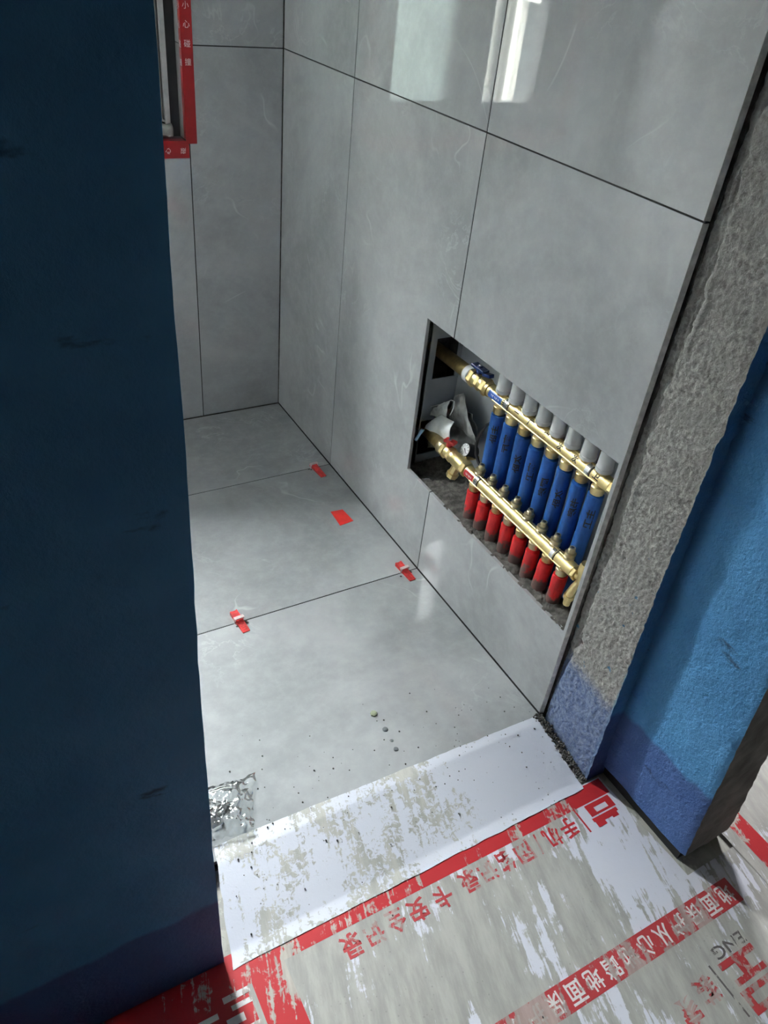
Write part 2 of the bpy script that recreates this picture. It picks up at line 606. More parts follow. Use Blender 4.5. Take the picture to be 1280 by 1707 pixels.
# ================================================================== SETTING
YB, ZC = 1.66, 2.62                 # back wall face, ceiling
HALL_Z = -0.03                      # hall floor lies a little lower
FRONT_Y = -0.186                    # hall face of the partition
LEFT_X = -0.8965                     # left edge of the doorway
JOINT = 0.0030
TT = 0.010                          # tile thickness
NICHE = (0.014, 0.722, 0.282, 0.744)   # y0 y1 z0 z1 opening cut in the tiles
WIN = (-1.13, -0.304, 0.945, 2.25)     # x0 x1 z0 z1 window opening

# --- bathroom floor
slab = struct(MB().box(-1.33, 0.18, -0.012, 1.88, -0.12, -TT - 0.0005).build('floor', M['gap_shade']), 'bathroom floor of polished grey tiles with open joints')
ys = [0.0 - 0.012, 0.599, 1.199, YB - 0.003]
xs = [-1.315, -1.2, -0.003]
for i in range(2):
    for j in range(3):
        me = panel_cells(xs[i] + (JOINT / 2 if i else 0), xs[i + 1] - (JOINT / 2 if i == 0 else 0), ys[j] + JOINT / 2, ys[j + 1] - JOINT / 2, [],
                         lambda a, b: (a, b, 0.0), Vector((0, 0, -TT)))
        link('tile', me, M['tile'], slab)

# --- right wall: substrate with the manifold recess, then the tiles
CAV = (0.012, 0.84, 0.24, 0.80)
me = panel_cells(-0.002, 1.90, -0.12, 2.70, [CAV], lambda a, b: (TT + 0.006, a, b), Vector((0.160, 0, 0)), 0)
wr = struct(link('wall_right', me, M['mortar']), 'right wall of large grey tiles with a recess for the manifold')
MB().box(0.1765, 0.19, -0.002, 1.90, -0.12, 2.70).build('wall_core', M['cavity'], wr)
yt = [0.0, 0.599, 1.199, YB]
zt = [0.002, 1.206, 2.408, ZC]
for i in range(3):
    for j in range(3):
        holes = [NICHE] if j == 0 and i < 2 else []
        me = panel_cells(yt[i] + (JOINT / 2 if i else 0), yt[i + 1] - JOINT / 2, zt[j] + (JOINT / 2 if j else 0), zt[j + 1] - JOINT / 2, holes,
                         lambda a, b: (0.0, a, b), Vector((TT, 0, 0)))
        o = link('tile', me, M['tile'], wr)
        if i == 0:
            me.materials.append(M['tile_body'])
            for v in me.vertices:      # the cut end is slanted to catch light from the room
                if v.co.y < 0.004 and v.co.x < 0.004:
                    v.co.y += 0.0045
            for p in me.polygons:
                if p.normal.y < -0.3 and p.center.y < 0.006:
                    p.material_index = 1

# --- back wall with window opening
me = panel_cells(-1.9, 0.19, -0.12, 2.70, [WIN], lambda a, b: (a, YB + TT + 0.006, b), Vector((0, 0.20, 0)), 0)
wb = struct(link('wall_back', me, M['mortar']), 'back wall of large grey tiles around the window')
xt = [-1.315, -0.902, -0.302, -0.001]
for i in range(3):
    for j in range(3):
        me = panel_cells(xt[i] + JOINT / 2, xt[i + 1] - JOINT / 2, zt[j] + (JOINT / 2 if j else 0), zt[j + 1] - JOINT / 2, [(WIN[0], -0.302, WIN[2], WIN[3])],
                         lambda a, b: (a, YB, b), Vector((0, TT, 0)))
        if len(me.polygons):
            link('tile', me, M['tile'], wb)
# recessed black strips painting the shade in the open joints of floor and walls
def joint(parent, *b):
    MB().box(*b).build('joint_shade', M['gap_shade'], parent)


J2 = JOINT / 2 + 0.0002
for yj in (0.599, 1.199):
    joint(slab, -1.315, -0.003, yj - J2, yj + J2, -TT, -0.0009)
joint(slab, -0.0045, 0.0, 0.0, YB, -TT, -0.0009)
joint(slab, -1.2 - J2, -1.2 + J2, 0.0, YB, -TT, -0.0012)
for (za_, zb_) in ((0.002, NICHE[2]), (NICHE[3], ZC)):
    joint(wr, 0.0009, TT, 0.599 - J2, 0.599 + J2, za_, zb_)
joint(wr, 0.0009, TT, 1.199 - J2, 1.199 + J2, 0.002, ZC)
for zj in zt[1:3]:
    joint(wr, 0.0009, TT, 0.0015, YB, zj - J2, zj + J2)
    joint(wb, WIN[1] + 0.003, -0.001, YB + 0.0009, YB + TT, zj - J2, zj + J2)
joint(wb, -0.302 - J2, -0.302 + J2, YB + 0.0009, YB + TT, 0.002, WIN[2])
# tiles lining the window reveal (joint at the wall's joint height)
RD = 0.20
for (x, sx) in ((WIN[1], -1), (WIN[0], 1)):
    for z0, z1 in ((WIN[2] + 0.012, zt[1] - 0.001), (zt[1] + 0.001, WIN[3])):
        MB().box(min(x, x + sx * 0.008), max(x, x + sx * 0.008), YB + 0.001, YB + RD, z0, z1).build('tile', M['tile'], wb, bevel=0.0008, seg=1)
MB().box(WIN[0] + 0.009, WIN[1] - 0.009, YB + 0.001, YB + RD, WIN[2] - 0.001, WIN[2] + 0.010).build('sill_tile', M['tile'], wb, bevel=0.0008, seg=1)

# --- left wall of the bathroom, unseen, set near and white to bounce light
struct(MB().box(-1.43, -1.318, -0.014, 1.66, -0.12, 2.70).build('wall_left', M['plaster_white']), 'white plastered left wall of the bathroom')


# --- partition between hall and bathroom: uneven blue-painted wall
def rough_box(x0, x1, y0, y1, z0, z1, step, amp, sc, chip=0.0, lean=None):
    bm = bmesh.new()
    nx, ny, nz = (max(1, round(abs(b - a) / step)) for a, b in ((x0, x1), (y0, y1), (z0, z1)))

    def face(o, a, b, na, nb):
        g = [[bm.verts.new(o + a * (i / na) + b * (j / nb)) for i in range(na + 1)] for j in range(nb + 1)]
        for j in range(nb):
            for i in range(na):
                bm.faces.new((g[j][i], g[j][i + 1], g[j + 1][i + 1], g[j + 1][i]))
    dx, dy, dz = Vector((x1 - x0, 0, 0)), Vector((0, y1 - y0, 0)), Vector((0, 0, z1 - z0))
    o = Vector((x0, y0, z0))
    face(o, dx, dz, nx, nz)
    face(o + dy, dx, dz, nx, nz)
    face(o, dy, dz, ny, nz)
    face(o + dx, dy, dz, ny, nz)
    face(o, dx, dy, nx, ny)
    face(o + dz, dx, dy, nx, ny)
    bmesh.ops.remove_doubles(bm, verts=bm.verts, dist=1e-5)
    bmesh.ops.recalc_face_normals(bm, faces=bm.faces)
    bm.normal_update()
    for v in bm.verts:
        d = fbm(v.co, sc) * amp
        onx, ony = abs(v.co.x - x0) < 1e-6 or abs(v.co.x - x1) < 1e-6, abs(v.co.y - y0) < 1e-6 or abs(v.co.y - y1) < 1e-6
        if onx and ony and chip:
            d -= chip * (0.5 + max(0, fbm(v.co + Vector((9, 9, 9)), 14)) * 1.6)
        v.co += v.normal * d
        if lean:
            v.co.x += lean(v.co)
    me = bpy.data.meshes.new('rough_wall')
    bm.to_mesh(me)
    bm.free()
    return me


wf = struct(link('wall_front', rough_box(-3.0, LEFT_X, FRONT_Y, -0.014, -0.06, 2.70, 0.025, 0.0014, 5, 0.0010, lambda c: 0.006 * max(0, 0.4 - c.z) / 0.4 if c.x > -1.0 else 0.0), M['blue_wall'], smooth=False),
            'dark blue painted partition wall left of the doorway')
for p in wf.data.polygons:
    p.use_smooth = True
wf.data.set_sharp_from_angle(angle=math.radians(50))
for (x0, x1) in ((-1.315, LEFT_X - 0.003),):
    for j in range(2):
        me = panel_cells(x0, x1 - JOINT, zt[j] + JOINT / 2, zt[j + 1] - JOINT / 2, [], lambda a, b: (a, 0.0, b), Vector((0, -TT, 0)))
        link('tile', me, M['tile'], wf)
struct(MB().box(LEFT_X, 0.05, FRONT_Y + 0.01, -0.016, 2.16, 2.70).build('wall_lintel', M['blue_wall'], bevel=0.004))


# --- doorway jamb on the right: rough render, its edge next to the tiles broken out
def jamb_x(z):
    return 0.001 + 0.005 * min(1.0, max(0.0, z / 0.6))


def jamb_edge_y(z):
    return -0.184 + 0.021 * min(1.0, max(0.0, z / 0.6))


JH = 2.16


def jamb_pt(u, w):
    # u: 0 at the tile edge .. 1 at the outer corner; w: height
    z = -0.045 + w * (JH + 0.045)
    ye = jamb_edge_y(z)
    y = -0.0005 + u * (ye + 0.0005)
    x = 0.011 + (jamb_x(z) - 0.011) * u
    # broken-out mortar groove beside the tiles
    edge = -(0.030 + 0.020 * fbm((0, 0, z), 4, 3) + 0.009 * fbm((1, 0, z), 30, 3)) * (1.0 if z > 0.28 else max(0.25, z / 0.28))
    k = min(1.0, max(0.0, (y - edge) / 0.004))
    x += k * (0.007 + 0.009 * abs(fbm((3, y * 40, z * 16), 1.0, 4)))
    # a ragged lip just outside the groove
    lip = math.exp(-((y - edge + 0.009) / 0.006) ** 2) * max(0, fbm((7, 2, z), 4, 3)) * 0.014 * (1 if z > 0.25 else 0)
    x -= lip
    x += 0.0022 * fbm((x, y, z), 110, 4) + 0.0018 * fbm((x, y, z), 9, 3)
    if u > 0.97:
        y += 0.003 * fbm((0, 5, z), 30, 3)
    return Vector((x, y, z))


mb = MB()
NU, NV = 64, 560
mb.grid(NU, NV, jamb_pt)
rows = [[jamb_pt(1.0, j / NV) for j in range(NV + 1)]]
# outer return face (faces the hall), running back to the pier
o = len(mb.v)
for j in range(NV + 1):
    p = jamb_pt(1.0, j / NV)
    for q in range(5):
        xx = p.x + (0.075 - p.x) * q / 4
        mb.v.append((xx, p.y + 0.0025 * fbm((xx, 3, p.z), 25, 3) * (1 if q else 0), p.z))
for j in range(NV):
    for q in range(4):
        mb.f.append((o + j * 5 + q, o + j * 5 + q + 1, o + (j + 1) * 5 + q + 1, o + (j + 1) * 5 + q))
jb = mb.build('wall_jamb', M['jamb'], smooth=False)
for p in jb.data.polygons:
    p.use_smooth = True
jb.data.set_sharp_from_angle(angle=math.radians(55))
struct(jb, 'bare grey rendered door jamb with blue paint splashes at the bottom')
# the return face carries the blue paint
jb.data.materials.append(M['blue_pier'])
for p in jb.data.polygons[-NV * 4:]:
    p.material_index = 1

# --- pier: blue inner face, bare dark face towards the hall
PX0, PX1, PZ0 = 0.045, 0.186, 0.002


def pier_front_y(z):
    return -0.437 + 0.055 * min(z, 0.9)


bm_p = MB()
NZ, NY = 220, 26


def pier_inner(u, w):
    z = PZ0 + w * (2.70 - PZ0)
    y = -0.15 + u * (pier_front_y(z) + 0.15)
    x = PX0 + 0.0022 * fbm((0, y, z), 18, 4) + 0.0035 * fbm((0, y, z), 5, 3)
    if u > 0.98:
        x += 0.004 + 0.002 * fbm((0, 1, z), 40)
        y += 0.002 * fbm((0, 8, z), 30)
    return Vector((x, y, z))


bm_p.grid(NY, NZ, pier_inner)
pier = bm_p.build('wall_pier', M['blue_pier'])
for p in pier.data.polygons:
    p.use_smooth = True
struct(pier, 'blue painted end of the wall beside the doorway')
mb = MB()


def pier_front(u, w):
    a = pier_inner(1.0, w)
    x = a.x + u * (PX1 + 0.003 * fbm((0, 4, a.z), 6) - a.x)
    return Vector((x, a.y + 0.004 * fbm((x, 3, a.z), 14, 3) * (1 if u > 0.01 else 0), a.z))


mb.grid(8, NZ, pier_front)


def pier_side(u, w):
    a = pier_front(1.0, w)
    return Vector((a.x + (0.19 - a.x) * min(1, u * 4), a.y + u * (0.0 - a.y), a.z))


mb.grid(8, NZ, pier_side)
mb.add([pier_inner(0, 0), pier_inner(1, 0), pier_front(1, 0), pier_side(1, 0)], [(0, 1, 2, 3)])
mb.build('bare_face', M['concrete'], pier)
MB().box(PX0 + 0.010, PX1 - 0.004, -0.424, 0.0, -0.06, 0.004).build('foot_gap_shade', M['gap_shade'], pier)  # black box paints the shade in the gap under the pier

# --- hall and side room shell
struct(MB().box(-3.1, 3.0, -3.1, -0.012, -0.12, HALL_Z - 0.004).build('floor_hall', M['hall_floor']), 'dusty screed floor of the hall')
struct(MB().box(0.19, 3.0, -0.012, 2.6, -0.12, HALL_Z - 0.004).build('floor_side_room', M['hall_floor']), 'dusty screed floor of the side room')
struct(MB().box(-3.1, 3.0, -3.1, 2.6, 2.705, 2.80).build('ceiling', M['plaster_dark']), 'plain plaster ceiling')
MB().box(-1.318, 0.0, 0.0, YB, ZC, ZC + 0.06).build('soffit', M['plaster_white'], bpy.data.objects['ceiling'])
struct(MB().box(-3.1, -3.0, -3.1, -0.19, -0.12, 2.70).build('wall_hall_left', M['plaster_dark']))
struct(MB().box(-3.1, 3.0, -3.1, -3.0, -0.12, 2.70).build('wall_hall_rear', M['plaster_dark']))
struct(MB().box(2.9, 3.0, -3.0, 2.6, -0.12, 2.70).build('wall_side_room', M['plaster_dark']))
me = panel_cells(0.19, 2.9, -0.12, 2.70, [(1.45, 2.1, 1.05, 1.9)], lambda a, b: (a, 2.45, b), Vector((0, 0.12, 0)), 0)
struct(link('wall_side_room_window', me, M['plaster_dark']))

# ================================================================== WINDOW
x0, x1, z0, z1 = WIN[0] + 0.009, WIN[1] - 0.009, WIN[2] + 0.011, WIN[3]
FY0, FY1 = YB + 0.052, YB + 0.125
w1 = struct(bpy.data.objects.new('window_1', None), 'dark aluminium window with a frosted pane and an open light')
COL.objects.link(w1)
w1.location = ((x0 + x1) / 2, (FY0 + FY1) / 2, z0)


def bar(name, a, b, c, d, y0=FY0, y1=FY1, mat='alu', par=w1, bev=0.003):
    return MB().box(a, b, y0, y1, c, d).build(name, M[mat], par, bevel=bev, seg=2)


bar('frame', x1 - 0.05, x1, z0, z1)
bar('frame', x0, x0 + 0.04, z0, z1)
bar('frame', x0 + 0.04, x1 - 0.05, z0, z0 + 0.045)
bar('frame', x0 + 0.04, x1 - 0.05, z1 - 0.05, z1)
bar('mullion', -0.745, -0.695, z0 + 0.045, z1 - 0.05)
for (a, b, gl) in ((-0.692, x1 - 0.052, 'frosted'), (x0 + 0.042, -0.748, 'pane')):
    s = bpy.data.objects.new('sash', None)
    COL.objects.link(s)
    s.parent = w1
    s.matrix_parent_inverse = w1.matrix_basis.inverted()
    zz0, zz1 = z0 + 0.047, z1 - 0.052
    bar('stile', a, a + 0.048, zz0, zz1, FY0 + 0.008, FY1 - 0.01, par=s)
    bar('stile', b - 0.048, b, zz0, zz1, FY0 + 0.008, FY1 - 0.01, par=s)
    bar('rail', a + 0.048, b - 0.048, zz0, zz0 + 0.048, FY0 + 0.008, FY1 - 0.01, par=s)
    bar('rail', a + 0.048, b - 0.048, zz1 - 0.048, zz1, FY0 + 0.008, FY1 - 0.01, par=s)
    bar('pane', a + 0.046, b - 0.046, zz0 + 0.046, zz1 - 0.046, FY0 + 0.03, FY0 + 0.035, gl, s, 0)
    bar('gasket', b - 0.049, b - 0.045, zz0 + 0.05, zz1 - 0.05, FY0 + 0.004, FY0 + 0.03, 'gasket', s, 0)
    if gl == 'frosted':
        bar('gasket', a + 0.045, a + 0.049, zz0 + 0.05, zz1 - 0.05, FY0 + 0.004, FY0 + 0.03, 'gasket', s, 0)
# bright strip standing for light caught on the window frame edge
hm = hit(267, 0, 1, FY0 - 0.004)
bar('edge_light_strip', hm.x - 0.010, hm.x + 0.005, z0 + 0.03, z1 - 0.06, FY0 - 0.012, FY0 - 0.001, 'gasket', w1, 0.001)


# --- red warning tape on the window corners
def tape(name, label, verts_faces, mat=M['tape_red']):
    mb = MB()
    for b in verts_faces:
        mb.box(*b)
    return tag(mb.build(name, mat), label, 'tape', 'red warning tape around the window')


TW, TTH = 0.033, 0.0008
tr = tape('corner_tape', 'red warning tape with white lettering up the window edge near the wall corner',
          [(WIN[1] - 0.008 - TTH, WIN[1] + TW - 0.008, YB - TTH, YB, WIN[2] + 0.002, WIN[3]),
           (WIN[1] - 0.008 - TTH, WIN[1] - 0.008, YB, YB + 0.017, WIN[2] + 0.014, WIN[3])])
tb = tape('corner_tape', 'red warning tape with white lettering along the window bottom edge',
          [(WIN[0] + 0.01, WIN[1] - 0.0005, YB - TTH, YB, WIN[2] - 0.038, WIN[2] + 0.0008 + 0.010),
           (WIN[0] + 0.01, WIN[1] - 0.012, YB, YB + 0.028, WIN[2] + 0.010, WIN[2] + 0.010 + TTH)])
tl = tape('corner_tape', 'red warning tape up the window edge far from the wall corner',
          [(WIN[0] - TW + 0.008, WIN[0] + 0.008 + TTH, YB - TTH, YB, WIN[2] + 0.002, WIN[3]),
           (WIN[0] + 0.008, WIN[0] + 0.008 + TTH, YB, YB + 0.017, WIN[2] + 0.014, WIN[3])])
for k in range(2):
    for ch, v in zip('小心碰撞', (8, 40, 72, 103)):
        zc = hit(312, v, 1, YB).z + k * 0.42
        lettering(ch, 0.02, M['white_print'], tr, frame((WIN[1] + 0.009, YB - TTH - 0.0004, zc), (1, 0, 0), (0, 0, 1)), height=0.018)
        lettering(ch, 0.02, M['white_print'], tr, frame((WIN[1] - 0.0092, YB + 0.008, zc - 0.002), (0, -1, 0), (0, 0, 1)), height=0.018)
        lettering(ch, 0.02, M['white_print'], tl, frame((WIN[0] - 0.016, YB - TTH - 0.0004, zc), (1, 0, 0), (0, 0, 1)), height=0.018)
for k in range(4):
    for i, ch in enumerate('小心碰撞'):
        xc = -0.370 + 0.046 * (i - 1) - k * 0.24
        if xc > WIN[1] + 0.0 or xc < WIN[0] + 0.03:
            continue
        lettering(ch, 0.02, M['white_print'], tb, frame((xc, YB - TTH - 0.0004, WIN[2] - 0.017), (0, 0, 1), (-1, 0, 0)), height=0.016)


# --- crumpled plastic on the sill
def crumple(name, mat, corners, amp, sc, seed, nu=26, nv=26, parent=None, solid=0.0008, fold=0.0):
    a, b, c, d = (Vector(q) for q in corners)
    nrm = (b - a).cross(d - a).normalized()
    mb = MB()

    def fn(u, v):
        p = (a * (1 - u) + b * u) * (1 - v) + (d * (1 - u) + c * u) * v
        r = p * sc + Vector((seed, seed * 2, 0))
        h = 1 - abs(noise.noise(r)) * 2
        h += 0.5 * (1 - abs(noise.noise(r * 2.1 + Vector((4, 4, 4)))) * 2)
        h += fold * math.sin(v * math.pi)
        return p + nrm * amp * h + Vector((noise.noise(r + Vector((1, 0, 0))), noise.noise(r + Vector((0, 7, 0))), 0)) * amp * 0.7
    mb.grid(nu, nv, fn)
    o = mb.build(name, mat, parent, solid=solid)
    for p in o.data.polygons:
        p.use_smooth = True
    return o


bagw = thing('plastic_wrapper', 'crumpled whitish plastic wrapper lying on the window sill', 'wrapper', (-0.40, YB + 0.04, WIN[2] + 0.012))
sz = WIN[2] + 0.012
mb = MB()


def roll(u, v):
    w = u * 2 * math.pi * 0.93 + 0.5
    r = 0.017 + 0.003 * noise.noise((u * 6, v * 5, 1))
    return Vector((-0.344 - v * 0.12, YB + 0.036 + r * math.cos(w) * 1.1, sz + 0.021 + r * math.sin(w) + 0.003 * noise.noise((v * 8, u * 3, 4))))


mb.grid(30, 24, roll)
for p in mb.build('roll', M['rag'], bagw, solid=0.0012).data.polygons:
    p.use_smooth = True
crumple('flap', M['rag'], [(-0.350, YB + 0.045, sz + 0.034), (-0.356, YB + 0.07, sz + 0.042), (-0.44, YB + 0.07, sz + 0.085), (-0.44, YB + 0.03, sz + 0.05)], 0.006, 45, 3, parent=bagw)
crumple('tail', M['rag'], [(-0.345, YB + 0.015, sz + 0.006), (-0.35, YB + 0.05, sz + 0.012), (-0.45, YB + 0.05, sz + 0.012), (-0.45, YB + 0.01, sz + 0.006)], 0.003, 60, 8, parent=bagw)

# ================================================================== OUTSIDE
for i, (x, y) in enumerate(((-1.080, 2.06), (-1.205, 2.18))):
    pz = 0.90 - i * 0.01
    mb = MB().lathe((x, y, pz), (0, 0, 1), [(0, 0.028), (0.004, 0.034), (0.05, 0.034), (0.055, 0.030), (1.1, 0.030), (1.105, 0.035), (1.17, 0.035), (1.175, 0.030), (3.0, 0.030)], 24)
    tag(mb.build('drain_pipe', M['pvc'], smooth=True), ('white plastic drain pipe outside the window nearer the frosted pane', 'white plastic drain pipe outside the window nearer the bay windows')[i], 'pipe', 'white drain pipes outside the window')
bd = thing('apartment_building', 'cream apartment block with bay windows across the courtyard', 'building', (-6, 14, -12))
MB().box(-26, 12, 14.0, 15, -12, 6.6).build('wall', M['facade'], bd)
for bx in range(-24, 11, 5):
    MB().box(bx, bx + 0.35, 13.0, 14.0, -12, 6.3).build('pillar', M['facade'], bd)
    MB().box(bx + 2.6, bx + 2.95, 13.0, 14.0, -12, 6.3).build('pillar', M['facade'], bd)
    for fz in range(-11, 4, 3):
        MB().box(bx + 0.35, bx + 2.6, 13.1, 14.0, fz, fz + 0.9).build('parapet', M['facade'], bd)
        g = MB().box(bx + 0.4, bx + 2.55, 13.6, 13.7, fz + 0.9, fz + 3.0).build('window', M['facade_glass'], bd)
        MB().box(bx + 1.4, bx + 1.5, 13.55, 13.72, fz + 0.9, fz + 3.0).build('window_frame', M['facade'], g)
wg = thing('building_wing', 'near cream wing of the block with stacked bay windows and white frames', 'building', (-6.5, 6.0, -12))
MB().box(-7.4, -6.06, 2.3, 10.1, -12, 6.4).build('wall', M['facade_wing'], wg)  # wing height and length shaped to block sky light on the right wall
for by in (4.6, 7.44, 9.2):
    for k in range(-6, 4):
        base = -0.22 + 1.6 * k
        g_ = MB().box(-6.06, -5.72, by - 0.38, by + 0.38, base, base + 1.2).build('bay_window', M['facade_glass'], wg)
        b_ = MB()
        b_.box(-6.06, -5.60, by - 0.46, by + 0.46, base - 0.4, base - 0.06)
        b_.box(-6.06, -5.55, by - 0.50, by + 0.50, base - 0.06, base)
        for yy in (by - 0.42, by + 0.33):
            b_.box(-5.74, -5.62, yy, yy + 0.09, base, base + 1.2)
        b_.build('bay_frame', M['facade'], wg)
        MB().box(-5.73, -5.69, by - 0.05, by + 0.0, base, base + 1.2).build('mullion', M['facade_wing'], g_)
struct(MB().box(-60, 60, 2.7, 70, -12.3, -12).build('ground_courtyard', M['concrete']))

# ================================================================== MANIFOLD RECESS
UX, UZ = 0.080, 0.628               # return (upper) bar
LX, LZ = 0.040, 0.408               # supply (lower) bar
cab = thing('manifold_cabinet', 'grey plastic cabinet liner inside the wall recess', 'cabinet', (0.14, 0.4, 0.27))
MB().box(0.165, 0.169, 0.02, 0.785, 0.255, 0.79).build('back_panel', M['cabinet'], cab)
me = panel_cells(0.058, 0.165, 0.255, 0.79, [(0.077, 0.152, 0.532, 0.655), (0.0605, 0.145, 0.285, 0.40)], lambda a, b: (a, 0.772, b), Vector((0, 0.004, 0)), 0)
link('side_panel', me, M['cabinet'], cab)
MB().box(0.034, 0.165, 0.02, 0.772, 0.786, 0.79).build('top_panel', M['cabinet'], cab)
MB().box(0.02, 0.165, 0.0125, 0.0165, 0.255, 0.79).build('side_panel', M['cabinet'], cab)
# cement filling at the bottom of the recess
mb = MB()


def fill(u, v):
    y = 0.017 + u * (0.7705 - 0.017)
    x = 0.001 + v * 0.163
    z = 0.284 - 0.030 * max(0, min(1, (y - 0.55) / 0.15)) + 0.012 * v + 0.006 * fbm((x, y, 0), 30, 4) + 0.003 * fbm((x, y, 2), 120, 3)
    if v < 0.09:
        z -= 0.004
    return Vector((x, y, z))


mb.grid(150, 40, fill)
cf = mb.build('cement_bed', M['cement_fill'])
for p in cf.data.polygons:
    p.use_smooth = True
tag(cf, 'dark cement bed on the bottom of the wall recess', 'cement')
cf['kind'] = 'stuff'


def hexnut(mb, y, x, z, r, w, n=6, rot=0.3):
    return mb.lathe((x, y, z), (0, -1, 0), [(0, r * 0.93), (w * 0.12, r), (w * 0.88, r), (w, r * 0.93)], n, rot)


def gen_bar(x, z, y0, y1, ycs, root, flat):
    """main bar with outlet bosses"""
    R = 0.0165
    mb = MB().lathe((x, y0, z), (0, -1, 0), [(0, R * 0.86), (0.002, R), (y0 - y1 - 0.002, R), (y0 - y1, R * 0.86)], 32)
    for yc in ycs:
        mb.lathe((x, yc, z - 0.006), (0, 0, -1), [(0, 0.0125), (0.012, 0.0145), (0.014, 0.0145), (0.018, 0.012)], 20)
    b = mb.build('bar', M['brass'], root, smooth=True)
    mb = MB()
    mb.box(x - R - 0.0012, x - R + 0.004, y1 + 0.03, y0 - 0.03, z - 0.009, z - 0.005)
    mb.box(x - 0.004, x + 0.004, y1 + 0.03, y0 - 0.03, z + R - 0.004, z + R + 0.0012)
    mb.build('rib', M['brass'], b, bevel=0.001, seg=1)
    return b


# --- upper bar
UYS = [0.473 - i * (0.473 - 0.108) / 7 for i in range(8)]
up = thing('heating_manifold', 'upper brass manifold bar with white valve caps and navy shut-off handle', 'manifold', (UX, 0.3, UZ - 0.02))
gen_bar(UX, UZ, 0.520, 0.072, UYS, up, 0)
mb = MB().lathe((0.112, 0.835, 0.600), Vector((UX - 0.112, 0.618 - 0.835, UZ - 0.600)), [(0, 0.0185), (0.222, 0.0185)], 28)
mb.build('feed_pipe', M['brass_dull'], up, smooth=True)
MB().lathe((UX, 0.622, UZ), (0, -1, 0), [(0, 0.0215), (0.002, 0.023), (0.020, 0.023), (0.022, 0.021)], 28).build('collar', M['white_cap'], up, smooth=True)
vb = hexnut(hexnut(hexnut(MB(), 0.601, UX, UZ, 0.0255, 0.018), 0.570, UX, UZ, 0.0225, 0.013), 0.546, UX, UZ, 0.0235, 0.016)
vb.lathe((UX, 0.585, UZ), (0, -1, 0), [(0, 0.020), (0.065, 0.0185)], 24)
vb = vb.build('ball_valve', M['brass'], up, smooth=True)
hb = MB().box(-0.011, 0.011, -0.026, 0.026, -0.004, 0.004, Matrix.Translation((UX, 0.577, UZ + 0.034)))
hb.lathe((UX, 0.577, UZ + 0.02), (0, 0, 1), [(0, 0.009), (0.014, 0.010), (0.021, 0.007)], 16)
hb.box(-0.008, 0.008, -0.016, 0.016, -0.006, 0.003, Matrix.Translation((UX, 0.542, UZ + 0.033)) @ Matrix.Rotation(-0.25, 4, 'X'))
hb.build('handle', M['blue_plastic'], vb, bevel=0.0012, seg=1)
MB().lathe((UX, 0.577, UZ + 0.041), (0, 0, 1), [(0, 0.005), (0.003, 0.0045)], 6).build('handle_screw', M['chrome'], vb)
for k, yc in enumerate(UYS):
    mb = MB().lathe((UX, yc, UZ + 0.012), (0, 0, 1), [(0, 0.0135), (0.008, 0.0135)], 24)
    mb.build('valve_neck', M['brass_dull'], up, smooth=True)
    mb = MB().lathe((UX, yc, UZ + 0.019), (0, 0, 1), [(0, 0.0165), (0.002, 0.0188), (0.010, 0.0192), (0.011, 0.0178), (0.045, 0.0168), (0.054, 0.016), (0.057, 0.013)], 32)
    mb.build('valve_cap', M['white_cap'], up, smooth=True)
    mb = MB()
    mb.lathe((UX, yc, UZ - 0.018), (0, 0, -1), [(0, 0.0145), (0.002, 0.0165), (0.013, 0.0165), (0.015, 0.0155), (0.020, 0.0155), (0.022, 0.0135)], 12)
    mb.build('outlet_nut', M['brass'] if k % 2 else M['brass_dull'], up, smooth=True)


def band(y, x, z, root, name='strap', mat='black', r=0.0172, w=0.003):
    return MB().lathe((x, y, z), (0, -1, 0), [(0, r), (0.0004, r + 0.0008), (w - 0.0004, r + 0.0008), (w, r)], 32).build(name, M[mat], root, smooth=True)


def sticker(root, name, x, z, y0, y1, a0, a1, mat, r=0.01675):
    mb = MB()
    mb.grid(4, 12, lambda u, v: Vector((x - (r + 0.0003) * math.cos(a0 + (a1 - a0) * v), y0 + (y1 - y0) * u, z + (r + 0.0003) * math.sin(a0 + (a1 - a0) * v))))
    o = mb.build(name, M[mat], root)
    return o


def on_bar(x, z, yc, ang, r=0.0169):
    """wraps flat lettering round a bar that runs along y; local x runs along -y"""
    return lambda c: Vector((x - r * math.cos(ang + c.y / r), yc - c.x, z + r * math.sin(ang + c.y / r)))


def print_strokes(parent, x, z, yc, w):
    mb = MB()
    f = on_bar(x, z, yc, 0.2, 0.0173)
    for k in range(5):
        cx = (k - 2) * w / 5
        for (a0, a1, b0, b1) in ((-0.35, 0.3, -0.0025, -0.0012), (-0.35, -0.1, -0.0012, 0.0025), (-0.1, 0.3, 0.0008, 0.0022)) if k % 2 else ((-0.3, 0.3, 0.0010, 0.0022), (0.05, 0.3, -0.0025, 0.0010)):
            mb.add([f(Vector((cx + u * w / 5, v, 0))) for u, v in ((a0, b0), (a1, b0), (a1, b1), (a0, b1))], [(0, 1, 2, 3)])
    mb.build('print', M['white_print'], parent)


